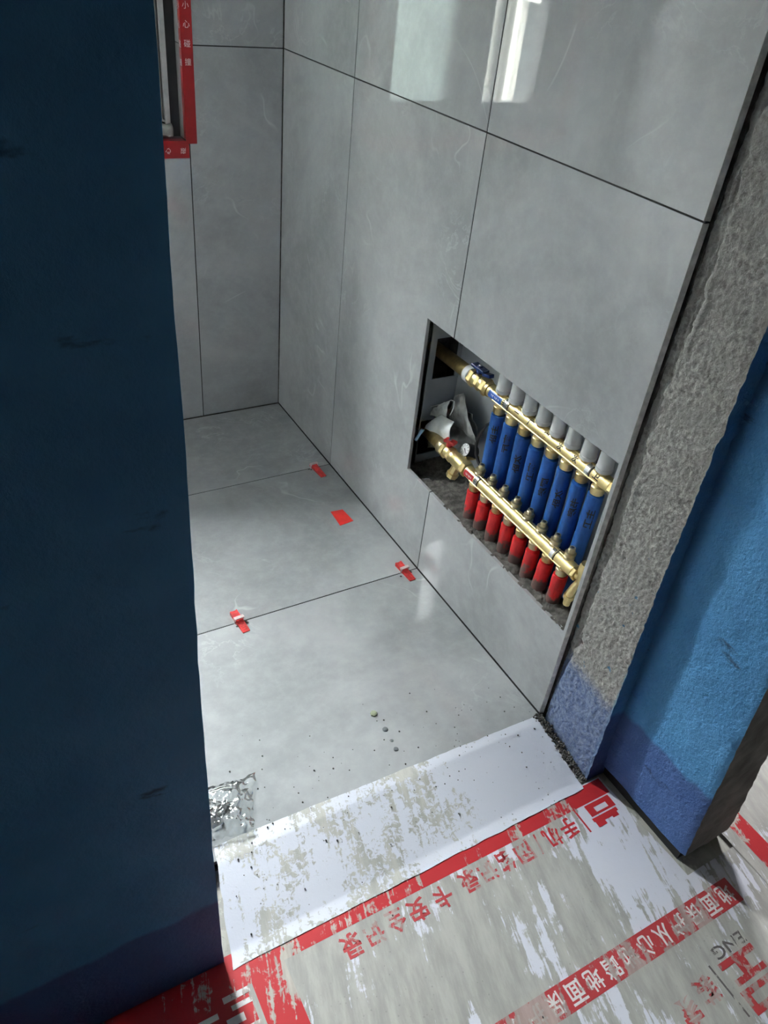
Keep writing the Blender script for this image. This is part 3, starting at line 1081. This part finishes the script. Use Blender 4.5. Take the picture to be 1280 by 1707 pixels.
band(0.446, UX, UZ, up, 'clamp', 'chrome', 0.0168, 0.014)
band(0.430, UX, UZ, up)
band(0.146, UX, UZ, up, 'clamp', 'chrome', 0.0168, 0.014)
band(0.131, UX, UZ, up)
st = sticker(up, 'blue_sticker', UX, UZ, 0.508, 0.455, -0.35, 0.75, 'blue_label')
print_strokes(st, UX, UZ, 0.4815, 0.036)
for ch, k in zip('主一厂客次次卫', (0.5, 1.5, 2.5, 3.6, 4.6, 5.6, 6.95)):
    yc = UYS[0] - k * (UYS[0] - UYS[1])
    lettering(ch, 0.02, M['ink'], up, None, 'handwriting', 0.0007, bend=on_bar(UX, UZ, yc, 0.5), height=0.017 if ch not in '一' else 0.0026)
lettering('□haratin', 0.012, M['brass_dull'], up, None, 'engraving', bend=on_bar(UX, UZ, 0.292, -0.15), width=0.05)
ec = hexnut(MB(), 0.072, UX, UZ, 0.019, 0.010)
ec.lathe((UX, 0.062, UZ), (0, -1, 0), [(0, 0.0125), (0.008, 0.0125), (0.010, 0.010)], 20)
ec.lathe((UX, 0.055, UZ + 0.006), (0, 0, 1), [(0, 0.009), (0.018, 0.009), (0.02, 0.006)], 16)
ec.build('end_plug', M['brass'], up, smooth=True)

# --- lower bar
LYS = [0.462 - i * (0.462 - 0.103) / 7 for i in range(8)]
lo = thing('heating_manifold', 'lower brass manifold bar with small brass vents and red shut-off handle', 'manifold', (LX, 0.3, LZ - 0.02))
gen_bar(LX, LZ, 0.500, 0.066, LYS, lo, 0)
mb = MB().lathe((0.100, 0.835, 0.352), Vector((LX - 0.100, 0.628 - 0.835, LZ - 0.352)), [(0, 0.0175), (0.223, 0.0175)], 28)
mb.build('feed_pipe', M['brass_dull'], lo, smooth=True)
MB().lathe((LX, 0.632, LZ), (0, -1, 0), [(0, 0.0205), (0.003, 0.0225), (0.018, 0.0225), (0.02, 0.020)], 28).build('collar', M['nickel'], lo, smooth=True)
vb = hexnut(hexnut(MB(), 0.613, LX, LZ, 0.0245, 0.014), 0.585, LX, LZ, 0.021, 0.012)
vb.lathe((LX, 0.60, LZ), (0, -1, 0), [(0, 0.019), (0.05, 0.0175)], 24)
vb = vb.build('ball_valve', M['brass'], lo, smooth=True)
hb = MB().box(-0.010, 0.010, -0.017, 0.017, -0.004, 0.004, Matrix.Translation((LX + 0.002, 0.597, LZ + 0.032)) @ Matrix.Rotation(0.4, 4, 'Z'))
hb.lathe((LX, 0.596, LZ + 0.018), (0, 0, 1), [(0, 0.009), (0.014, 0.010), (0.02, 0.007)], 16)
hb.build('handle', M['red_plastic'], vb, bevel=0.0012, seg=1)
MB().lathe((LX, 0.596, LZ + 0.038), (0, 0, 1), [(0, 0.005), (0.003, 0.0045)], 6).build('handle_screw', M['chrome'], vb)
yf = MB().lathe((LX, 0.566, LZ), (0, -1, 0), [(0, 0.0165), (0.006, 0.0195), (0.045, 0.0195), (0.052, 0.018)], 24)
yf.lathe((LX, 0.545, LZ - 0.004), (-0.12, 0.25, -1), [(0, 0.013), (0.036, 0.013), (0.038, 0.017), (0.050, 0.017), (0.053, 0.012)], 8)
hexnut(yf, 0.518, LX, LZ, 0.0225, 0.016)
yf.build('strainer', M['brass'], lo, smooth=True)
for k, yc in enumerate(LYS):
    mb = MB().lathe((LX + 0.004, yc - 0.004, LZ + 0.008), (0.1, 0, 1), [(0, 0.0135), (0.010, 0.0135), (0.012, 0.0115), (0.016, 0.0115), (0.017, 0.0135), (0.022, 0.0135), (0.024, 0.009), (0.030, 0.0085), (0.031, 0.0075), (0.036, 0.0075)], 20)
    mb.build('vent', M['nickel'], lo, smooth=True)
    MB().lathe((LX + 0.004 + 0.00362, yc - 0.004, LZ + 0.0441), (0.1, 0, 1), [(0, 0.0045), (0.0006, 0.0045)], 6).build('vent_socket', M['black'], lo)
    mb = MB().lathe((LX, yc, LZ - 0.016), (0, 0, -1), [(0, 0.0135), (0.002, 0.0155), (0.010, 0.0155), (0.012, 0.0145), (0.019, 0.0145), (0.021, 0.0125)], 12)
    mb.build('outlet_nut', M['nickel'] if k % 2 else M['brass_dull'], lo, smooth=True)
band(0.452, LX, LZ, lo, 'clamp', 'chrome', 0.0168, 0.012)
band(0.438, LX, LZ, lo)
band(0.140, LX, LZ, lo, 'clamp', 'chrome', 0.0168, 0.012)
band(0.126, LX, LZ, lo)
st = sticker(lo, 'red_sticker', LX, LZ, 0.496, 0.456, -0.35, 0.75, 'red_label')
print_strokes(st, LX, LZ, 0.476, 0.028)
lettering('□haratin', 0.012, M['brass_dull'], lo, None, 'engraving', bend=on_bar(LX, LZ, 0.275, 0.05), width=0.05)
dv = hexnut(MB(), 0.066, LX, LZ, 0.0185, 0.010)
dv.lathe((LX, 0.056, LZ), (0, -1, 0), [(0, 0.011), (0.022, 0.011)], 20)
dv.lathe((LX, 0.040, LZ - 0.012), (0, 0, 1), [(0, 0.012), (0.022, 0.013), (0.03, 0.0155), (0.048, 0.0155), (0.052, 0.013), (0.056, 0.013)], 24)
dv.tube([(LX, 0.042, LZ - 0.008), (LX - 0.008, 0.048, LZ - 0.030), (LX - 0.010, 0.052, LZ - 0.05), (LX - 0.010, 0.054, LZ - 0.072)], [0.010, 0.010, 0.011, 0.0085], 14)
dv.lathe((LX - 0.010, 0.053, LZ - 0.056), (0, 0.02, -1), [(0, 0.013), (0.010, 0.013), (0.012, 0.0095), (0.03, 0.0085)], 8)
dv.build('drain_valve', M['brass'], lo, smooth=True)

# --- wall brackets carrying the bars
for yb in (0.415, 0.165, 0.036):
    br = thing('pipe_bracket', {0.415: 'steel bracket behind the blue pipes beside the shut-off valves', 0.165: 'steel bracket behind the blue pipes near the drain valve',
                                0.036: 'steel bracket at the recess edge beside the drain valve'}[yb], 'bracket', (0.137, yb, 0.5), 'brackets behind the manifold')
    MB().box(0.131, 0.164, yb - 0.011, yb + 0.011, 0.37, 0.68).build('rail', M['chrome'], br, bevel=0.001, seg=1)
    mb = MB().lathe((0.131, yb, 0.455), (-1, 0, 0), [(0, 0.014), (0.022, 0.014), (0.024, 0.011)], 20)
    mb.box(0.105, 0.131, yb - 0.016, yb + 0.016, 0.44, 0.446)
    mb.build('clamp', M['chrome'], br, smooth=True)
    MB().lathe((0.107, yb, 0.455), (-1, 0, 0), [(0, 0.006), (0.004, 0.005)], 6).build('screw', M['brass_dull'], br)

# --- insulated pipes
rnd = random.Random(4)
ORDINAL = ['first', 'second', 'third', 'fourth', 'fifth', 'sixth', 'seventh', 'eighth']
SCRIB = ['主卧', '客厅', '次卧', '客卫', '厨房', '次卧', '书房', '主卫']
for k, yc in enumerate(UYS):
    r = 0.0185
    zt_, zb = UZ - 0.040 - rnd.uniform(0, 0.006), 0.286
    prof = [(0, r - 0.004), (0.0015, r)]
    nst = 10
    L = zt_ - zb
    for s in range(1, nst):
        prof.append((L * s / nst, r + rnd.uniform(-0.0006, 0.0006)))
    prof.append((L, r))
    pp = MB().lathe((UX, yc, zt_), (rnd.uniform(-0.01, 0.01), rnd.uniform(-0.012, 0.012), -1), prof, 28).build('insulated_pipe', M['blue_foam'], smooth=True)
    tag(pp, ORDINAL[k] + ' blue foam sleeved pipe counted from the navy shut-off handle', 'pipe', 'blue pipes of the upper manifold')
    zc = zt_ - rnd.uniform(0.045, 0.075)
    rr = r + 0.0009
    a0 = -0.75

    def wrap(c, yc=yc, zc=zc, rr=rr):
        # letters run down the pipe
        return Vector((UX - rr * math.cos(a0 + c.y / rr), yc + rr * math.sin(a0 + c.y / rr), zc - c.x))
    lettering(SCRIB[k], 0.02, M['ink'], pp, None, 'handwriting', 0.0005, bend=wrap, width=0.052, height=0.019)
for k, yc in enumerate(LYS):
    r = 0.0175
    zt_, zb = LZ - 0.036 - rnd.uniform(0, 0.008), 0.270
    prof = [(0, r - 0.006), (0.001, r - 0.001), (0.003, r)]
    L = zt_ - zb
    for s in range(1, 7):
        prof.append((L * s / 7, r + rnd.uniform(-0.0006, 0.0006)))
    prof.append((L, r))
    pp = MB().lathe((LX, yc, zt_), (rnd.uniform(-0.03, 0.03), rnd.uniform(-0.03, 0.03), -1), prof, 28).build('insulated_pipe', M['red_foam'], smooth=True)
    tag(pp, ORDINAL[k] + ' red foam sleeved pipe counted from the pressure gauge', 'pipe', 'red pipes of the lower manifold')

# --- pressure gauge and sensor cable
gc = hit(775, 750, 0, 0.066)
gn = Vector((-0.88, 0.10, 0.40)).normalized()
gg = thing('pressure_gauge', 'round pressure gauge with white dial and black case behind the red handle', 'gauge', gc)
MB().lathe(gc, -gn, [(0, 0.0195), (0.003, 0.0205), (0.030, 0.0205), (0.036, 0.017)], 28).build('case', M['black'], gg, smooth=True)
MB().lathe(gc + gn * 0.0004, gn, [(0, 0.0178), (0.0005, 0.0178)], 28).build('dial', M['white_print'], gg)
a = gn.orthogonal().normalized()
b = gn.cross(a)
mb = MB()
for k in range(9):
    w = 0.6 + k * 0.62
    d = a * math.cos(w) + b * math.sin(w)
    mb.tube([gc + gn * 0.0012 + d * 0.012, gc + gn * 0.0012 + d * 0.0165], 0.0006, 5)
mb.build('tick_marks', M['ink'], gg)
MB().tube([gc + gn * 0.0015 - a * 0.004, gc + gn * 0.0015 + a * 0.012 + b * 0.004], [0.0011, 0.0004], 6).build('needle', M['ink'], gg)
MB().tube([gc - gn * 0.034, gc - gn * 0.045 + Vector((0, -0.004, -0.010)), Vector((LX + 0.012, 0.535, LZ + 0.012))], 0.006, 10).build('stem', M['brass_dull'], gg, smooth=True)
pts = [hit(u, v, 0, x) for u, v, x in ((822, 702, 0.105), (812, 708, 0.10), (801, 722, 0.095), (794, 740, 0.09), (793, 757, 0.085), (798, 772, 0.082), (806, 788, 0.082))]
cb = MB().tube(pts, 0.0042, 10).build('sensor_cable', M['black'], smooth=True)
tag(cb, 'black sensor cable looping behind the first blue pipe', 'cable')

# --- crumpled bag stuffed in the recess
bag = thing('plastic_bag', 'crumpled silver grey plastic bag stuffed in the recess above the red handle', 'bag', (0.10, 0.68, 0.42))


def pq(u, v, x):
    return tuple(hit(u, v, 0, x))


crumple('fold', M['bag_grey'], [pq(715, 745, 0.11), pq(800, 748, 0.12), pq(792, 690, 0.125), pq(716, 672, 0.10)], 0.007, 26, 5, 34, 34, bag)
crumple('fold', M['bag_grey'], [pq(752, 700, 0.115), pq(800, 742, 0.105), pq(775, 655, 0.12), pq(762, 660, 0.125)], 0.005, 24, 11, 30, 30, bag, fold=2.0)
crumple('white_flap', M['bag_white'], [pq(709, 714, 0.062), pq(752, 738, 0.058), pq(756, 703, 0.075), pq(738, 692, 0.085)], 0.003, 20, 2, 26, 26, bag, fold=3.0)
crumple('fold', M['bag_white'], [pq(718, 693, 0.09), pq(745, 700, 0.085), pq(750, 668, 0.10), pq(722, 684, 0.10)], 0.005, 34, 17, 26, 26, bag)
wire = MB().tube([hit(u, v, 0, 0.078) for u, v in ((718, 678), (738, 673), (752, 667), (757, 669), (756, 680), (750, 692))], 0.0012, 8)
wire.build('drawstring', M['bag_white'], bag, smooth=True)
crumple_s = crumple('plastic_scrap', M['blue_label'], [pq(690, 733, 0.016), pq(694, 736, 0.016), pq(708, 716, 0.035), pq(703, 714, 0.035)], 0.001, 30, 1, 8, 8)
crumple_s.data.materials.clear()
crumple_s.data.materials.append(plain('pale_blue_plastic', (0.30, 0.48, 0.66), 0.4))
tag(crumple_s, 'small strip of pale blue plastic at the recess edge', 'scrap')


# ================================================================== FLOOR ITEMS
def level_clip(loc, rz, label, flip=0.0, wl=0.078):
    """two-part tile levelling clip: toothed red wedge driven through a milky clip"""
    c = thing('leveling_clip', label, 'clip', loc, 'red tile levelling clips in the floor joints')
    m = Matrix.Translation(loc) @ Matrix.Rotation(rz, 4, 'Z')
    # wedge along local y, thick end at +y
    w, h0, h1 = 0.0102, 0.0035, 0.0130
    y0, y1 = -wl * 0.55 + flip, wl * 0.45 + flip
    mb = MB()
    sec = lambda y, h: [(-w, y, 0.0006), (w, y, 0.0006), (w, y, h), (w * 0.62, y, h), (w * 0.62, y, h - 0.0016), (-w * 0.62, y, h - 0.0016), (-w * 0.62, y, h), (-w, y, h)]
    st_ = [(y0, h0), (y0 + wl * 0.25, h0 + (h1 - h0) * 0.28), (y1 - wl * 0.2, h1 * 0.9), (y1, h1)]
    vs = [m @ Vector(p) for (y, h) in st_ for p in sec(y, h)]
    fs = []
    for k in range(3):
        for i in range(8):
            j = (i + 1) % 8
            fs.append((k * 8 + i, k * 8 + j, (k + 1) * 8 + j, (k + 1) * 8 + i))
    fs += [tuple(range(7, -1, -1)), tuple(24 + i for i in range(8))]
    mb.add(vs, fs)
    wd = mb.build('wedge', M['red_wedge'], c)
    mb = MB()
    for k in range(9):
        t_ = 0.12 + 0.08 * k
        y = y0 + wl * t_
        h = h0 + (h1 - h0) * t_ - 0.0012
        mb.box(-w * 0.6, w * 0.6, y, y + 0.002, h - 0.001, h + 0.0006, m)
    mb.build('teeth', M['red_wedge'], wd)
    mb = MB()
    for s in (-1, 1):
        mb.box(s * 0.0125 - 0.0016, s * 0.0125 + 0.0016, -0.0012, 0.0035, -0.008, 0.0155, m)
        mb.box(s * 0.0125 - 0.0016, s * 0.0125 + 0.0016, -0.004, 0.007, 0.011, 0.0155, m)
    mb.box(-0.0141, 0.0141, -0.004, 0.007, 0.0152, 0.0180, m)
    mb.build('clip_frame', M['pale_clip'], c, bevel=0.0007, seg=1)
    mb = MB()
    for k in range(5):
        q = m @ Vector((rnd.uniform(-0.022, 0.022), rnd.uniform(-0.012, 0.0), 0.0012))
        mb.lathe(q - Vector((0, 0, 0.001)), (0, 0, 1), [(0, 0.0035), (0.0016, 0.0024), (0.0022, 0.0006)], 6)
    mb.build('mortar_crumbs', M['mortar'], c)
    return c


level_clip((-0.563, 0.599, 0.0), 0.10, 'red levelling clip standing alone in the middle of the tile joint')
level_clip((-0.045, 0.599, 0.0), 0.08, 'red levelling clip in the joint that meets the wall below the manifold recess')
level_clip((-0.062, 1.199, 0.0), 0.10, 'red levelling clip at the joint near the far wall corner', -0.022)

qs = [hit(u, v, 2, 0.0012) for u, v in ((551, 853), (571, 849), (589, 868), (567, 876))]
mb = MB().add([q for q in qs] + [q - Vector((0, 0, 0.0010)) for q in qs], [(0, 1, 2, 3), (7, 6, 5, 4), (0, 4, 5, 1), (1, 5, 6, 2), (2, 6, 7, 3), (3, 7, 4, 0)])
tag(mb.build('red_card', M['red_card']), 'flat red plastic card lying on the grey floor tile', 'card')

# green chip and drops
c = hit(623, 1190, 2, 0.0)
mb = MB().lathe(c + Vector((0, 0, 0.0004)), (0, 0, 1), [(0, 0.009), (0.003, 0.0085), (0.005, 0.004)], 7)
tag(mb.build('stone_chip', M['green_chip']), 'small pale green chip lying on the floor tile', 'chip')
for (u, v, r, lab) in ((642, 1216, 0.007, 'large clear water drop next to the green chip on the tile'), (660, 1249, 0.006, 'clear water drop on the tile closest to the white board'), (653, 1235, 0.004, 'smallest clear water drop between two bigger ones on the tile')):
    c = hit(u, v, 2, 0.0)
    mb = MB().lathe(c + Vector((0, 0, 0.0003)), (0, 0, 1), [(0, r), (0.001, r * 0.95), (0.0022, r * 0.7), (0.0028, r * 0.25)], 20)
    tag(mb.build('water_drop', M['water'], smooth=True), lab, 'drop', 'water drops on the floor tile')
SZ = HALL_Z


def za(x, y):
    t_ = min(1.0, max(0.0, (-0.016 - y) / 0.16))
    z = 0.0015 + (SZ + 0.0022 - 0.0015) * t_
    return z + max(-0.0002, 0.0008 * fbm((x, y, 0), 11, 3))


# grit scattered over threshold and tile
mb = MB()
for k in range(150):
    x, y = rnd.uniform(-0.83, -0.02), rnd.gauss(0.01, 0.09)
    if y < -0.19 or y > 0.4:
        continue
    zz = 0.0006 if y > 0.02 else za(x, y) + 0.0012
    r = rnd.uniform(0.0006, 0.0022)
    mb.lathe((x, y, zz), (rnd.uniform(-.3, .3), 0, 1), [(0, r), (r * 0.7, r * 0.8), (r, r * 0.2)], 5)
for k in range(420):
    y = rnd.uniform(-0.185, 0.004)
    x = -0.003 + rnd.gauss(-0.006, 0.006) + 0.002
    zz = za(x, y) + 0.0005
    r = rnd.uniform(0.0012, 0.0042)
    mb.lathe((min(x, 0.006), y, zz), (rnd.uniform(-.3, .3), rnd.uniform(-.3, .3), 1), [(0, r), (r * 0.7, r * 0.8), (r * 1.1, r * 0.2)], 5)
gr = tag(mb.build('grit', M['mortar']), 'dark mortar grit along the foot of the jamb and threshold', 'grit')
gr['kind'] = 'stuff'


# --- zip bag with metal fittings on the threshold
def bag_pt(u, v):
    """u across (left to right), v from near to far"""
    a, b = hit(330, 1410, 2, 0.003), hit(424, 1388, 2, 0.003)
    d, c = hit(335, 1318, 2, 0.003), hit(420, 1296, 2, 0.003)
    return (a * (1 - u) + b * u) * (1 - v) + (d * (1 - u) + c * u) * v


zb = thing('zip_bag', 'clear zip bag with shiny metal fittings on the tile beside the blue wall', 'bag', bag_pt(0.4, 0.4))
mb = MB()


def bag_top(u, v):
    p = bag_pt(u, v)
    e = min(u, 1 - u, v * 1.2, 1 - v) * 4
    e = max(0.0, min(1.0, e))
    h = 0.003 + 0.020 * (e ** 0.7) * (1 if u < 0.75 else 0.6) + 0.005 * noise.noise((u * 7, v * 7, 0)) + 0.004 * (1 - abs(noise.noise((u * 13, v * 11, 3))) * 2)
    if u > 0.85 and v > 0.8:
        p += Vector((0.010, 0.006, 0)) * (u - 0.85) / 0.15
    return p + Vector((0.004 * noise.noise((v * 9, 2, 0)), 0.004 * noise.noise((u * 9, 5, 0)), max(0.0015, h)))


mb.grid(44, 44, bag_top)
zbm = mb.build('film', M['clear_film'], zb)
for p in zbm.data.polygons:
    p.use_smooth = True
MB().tube([bag_top(0.0 + 0.6 * k / 8, 0.80) + Vector((0, 0, 0.0015)) for k in range(9)], 0.0013, 6).build('zip', M['bag_white'], zb)
MB().tube([bag_top(0.0 + 0.6 * k / 8, 0.86) + Vector((0, 0, 0.0015)) for k in range(9)], 0.0009, 6).build('zip', M['bag_white'], zb)
for k in range(9):
    q = bag_pt(rnd.uniform(0.08, 0.55), rnd.uniform(0.22, 0.72)) + Vector((0, 0, 0.006))
    d = Vector((rnd.uniform(-1, 1), rnd.uniform(-1, 1), rnd.uniform(-0.1, 0.3))).normalized()
    L = rnd.uniform(0.018, 0.032)
    mb = MB()
    if k % 3 == 0:
        mb.box(-L / 2, L / 2, -0.006, 0.006, -0.001, 0.001, frame(q, d, d.orthogonal()))
        mb.box(-L / 2, -L / 2 + 0.002, -0.006, 0.006, -0.001, 0.010, frame(q, d, d.orthogonal()))
    else:
        mb.lathe(q - d * L / 2, d, [(0, 0.006), (0.004, 0.006), (0.0042, 0.0028), (L, 0.0026)], 8)
    mb.build('metal_fitting', M['chrome'] if k % 4 else M['black'], zb, smooth=True)
mb = MB()
mb.box(-0.024, 0.024, -0.010, 0.010, 0, 0.004, Matrix.Translation(bag_pt(0.3, 0.62) + Vector((0, 0, 0.003))) @ Matrix.Rotation(0.45, 4, 'Z'))
mb.build('hinge_plate', M['chrome'], zb, bevel=0.001, seg=1)

# ================================================================== PROTECTIVE SHEETS
SZ = HALL_Z


def sheet_grid(name, label, mat, pts, zf, nu, nv, jag=0.003, group='protective sheets on the hall floor'):
    a, b, c, d = (Vector((*p, 0)) for p in pts)   # near-left, near-right, far-right, far-left
    mb = MB()

    def fn(u, v):
        p = (a * (1 - u) + b * u) * (1 - v) + (d * (1 - u) + c * u) * v
        if u in (0.0, 1.0):
            p.x += jag * fbm((p.y, u * 5, 1), 20, 3)
        if v in (0.0, 1.0):
            p.y += jag * fbm((p.x, v * 7, 2), 14, 3)
        return Vector((p.x, p.y, zf(p.x, p.y)))
    mb.grid(nu, nv, fn)
    o = mb.build(name, mat)
    for p in o.data.polygons:
        p.use_smooth = True
    return tag(o, label, 'sheet', group)


def print_quad(name, mat, parent, x0, x1, y0, y1, z):
    mb = MB().add([(x0, y0, z), (x1, y0, z), (x1, y1, z), (x0, y1, z)], [(0, 1, 2, 3)])
    return mb.build(name, mat, parent)


shA = sheet_grid('protective_board', 'white protective board flecked with cement lying across the threshold', M['board'],
                 [(-0.880, -0.206), (-0.021, -0.200), (-0.012, 0.001), (-0.836, 0.022)], za, 90, 40, 0.0025)
# crease near the hall side
shB = sheet_grid('protective_sheet', 'white printed protective film with red border in front of the threshold', M['film_white'],
                 [(-0.79, -0.60), (0.046, -0.466), (0.034, -0.19), (-0.86, -0.19)], lambda x, y: SZ + 0.0008, 60, 30, 0.001)
T = SZ + 0.0010
print_quad('red_border', M['film_red'], shB, -0.853, 0.030, -0.233, -0.193, T)
print_quad('red_border', M['film_red'], shB, -0.853, -0.790, -0.62, -0.233, T)
TXT = lambda x, y: frame((x, y, T + 0.0001), (-1, 0, 0), (0, -1, 0))
TX_H, TX_Y = 0.046, -0.262
for ch, x in zip('手机/网络记录', (-0.118, -0.165, -0.205, -0.245, -0.293, -0.341, -0.389)):
    lettering(ch, 0.05, M['film_red'] if x > -0.2 else M['film_red_worn'], shB, TXT(x, TX_Y), 'printed_character', 0.0012, width=0.040 if ch != '/' else 0.012, height=TX_H)
for ch, x in zip('卡安全记录', (-0.455, -0.515, -0.565, -0.615, -0.665)):
    lettering(ch, 0.05, M['film_red_worn'], shB, TXT(x, TX_Y - 0.004), 'printed_character', 0.0012, width=0.040, height=TX_H)


def logo(parent, m4, mat, rects, name='printed_logo'):
    mb = MB()
    for (x0, x1, y0, y1) in rects:
        mb.add([m4 @ Vector(p) for p in ((x0, y0, 0), (x1, y0, 0), (x1, y1, 0), (x0, y1, 0))], [(0, 1, 2, 3)])
    return mb.build(name, mat, parent)


# block mark: open frame above a stepped foot (unit square, y up)
MARK = [(0.0, 0.16, 0.42, 1.0), (0.84, 1.0, 0.42, 1.0), (0.16, 0.84, 0.84, 1.0), (0.16, 0.84, 0.42, 0.56), (0.30, 0.70, 0.64, 0.76),
        (0.0, 1.0, 0.22, 0.34), (0.12, 0.88, 0.10, 0.22), (0.0, 0.22, 0.0, 0.10), (0.40, 0.60, 0.0, 0.10), (0.78, 1.0, 0.0, 0.10)]


def mark_rects(w, h, rs=MARK):
    return [((a - 0.5) * w, (b - 0.5) * w, (c - 0.5) * h, (d - 0.5) * h) for a, b, c, d in rs]


MARK_FLOOR = [(0.0, 0.9, 0.0, 0.20), (0.0, 0.22, 0.20, 0.52), (0.66, 0.90, 0.20, 0.52), (0.22, 0.66, 0.42, 0.52),
              (0.05, 0.95, 0.58, 0.74), (0.12, 0.34, 0.74, 0.92), (0.34, 0.62, 0.74, 0.84), (0.62, 0.92, 0.74, 1.0)]
logo(shB, TXT(-0.020, -0.264), M['film_red'], mark_rects(0.080, 0.056, MARK_FLOOR))
logo(shB, TXT(-0.079, -0.262), M['film_red'], [(-0.0022, 0.0022, -0.030, 0.030)], 'printed_bar')

# lower film with the red band
shE = sheet_grid('protective_sheet', 'protective film with red slogan band and worn lettering at the pier foot', M['film_white'],
                 [(-0.84, -1.7), (0.40, -1.7), (0.205, -0.462), (-0.79, -0.470)], lambda x, y: SZ + 0.0018, 60, 40, 0.001)
T2 = SZ + 0.0020
TX2 = lambda x, y: frame((x, y, T2 + 0.0001), (-1, 0, 0), (0, -1, 0))
print_quad('red_band', M['film_red_worn'], shE, -0.79, 0.115, -0.556, -0.503, T2)
x = 0.087
for ch in '地面保护从心地踏地面保护从心地踏地面保护'[:18]:
    lettering(ch, 0.05, M['film_text_white'], shE, TX2(x, -0.530), 'printed_character', 0.0008, width=0.036, height=0.040)
    x -= 0.046
MARK_CORNER = [(0.0, 1.0, 0.0, 0.13), (0.34, 0.62, 0.13, 0.36), (0.0, 0.92, 0.36, 0.48),
               (0.0, 0.18, 0.56, 1.0), (0.18, 1.0, 0.56, 0.68), (0.18, 1.0, 0.86, 1.0), (0.82, 1.0, 0.68, 0.86)]
logo(shE, TX2(0.006, -0.672), M['film_red_worn'], mark_rects(0.095, 0.10, MARK_CORNER))
logo(shE, TX2(-0.058, -0.665), M['film_dark'], [(-0.002, 0.002, -0.05, 0.05)], 'printed_bar')
lettering('ENG', 0.03, M['film_dark'], shE, TX2(0.010, -0.606), 'printed_character', 0.0004, width=0.085, height=0.024)
lettering('装', 0.05, M['film_red_worn'], shE, TX2(-0.095, -0.645), 'printed_character', 0.0012, width=0.045, height=0.05)
lettering('家', 0.05, M['film_red_worn'], shE, TX2(-0.155, -0.655), 'printed_character', 0.0012, width=0.045, height=0.05)

# film under the blue wall: red with a white block mark
shC = sheet_grid('protective_sheet', 'red printed film with white block lettering at the foot of the blue wall', M['film_red'],
                 [(-2.2, -1.3), (-0.852, -1.3), (-0.852, -0.178), (-2.2, -0.178)], lambda x, y: SZ + 0.0013, 10, 10, 0.001)
T3 = SZ + 0.0015
print_quad('white_panel', M['film_white'], shC, -1.4, -0.858, -0.95, -0.330, T3)
print_quad('white_panel', M['film_white'], shC, -0.868, -0.858, -0.330, -0.243, T3)
TX3 = lambda x, y: frame((x, y, T3 + 0.0002), (-1, 0, 0), (0, -1, 0))
logo(shC, TX3(-0.95, -0.292), M['film_text_white'],
     [(-0.085, -0.035, -0.049, -0.038), (-0.085, -0.045, -0.030, -0.021), (-0.062, -0.030, -0.012, 0.002), (-0.028, -0.008, -0.004, 0.008),
      (-0.085, -0.005, 0.012, 0.020), (-0.020, 0.045, -0.030, -0.020), (0.036, 0.046, -0.030, 0.04), (-0.005, 0.030, -0.012, -0.004), (0.052, 0.10, -0.03, 0.04)])

# side-room film with its red edge strip
shD = sheet_grid('protective_sheet', 'dirty white protective film with red edge strip beyond the pier', M['film_white'],
                 [(0.19, -0.75), (1.6, -0.75), (1.6, 1.6), (0.20, 1.6)], lambda x, y: SZ + 0.0026, 40, 60, 0.001)
print_quad('red_border', M['film_red'], shD, 0.222, 0.270, -0.74, 1.4, SZ + 0.0028)
# bare kerb of screed beside the pier is left open between the sheets
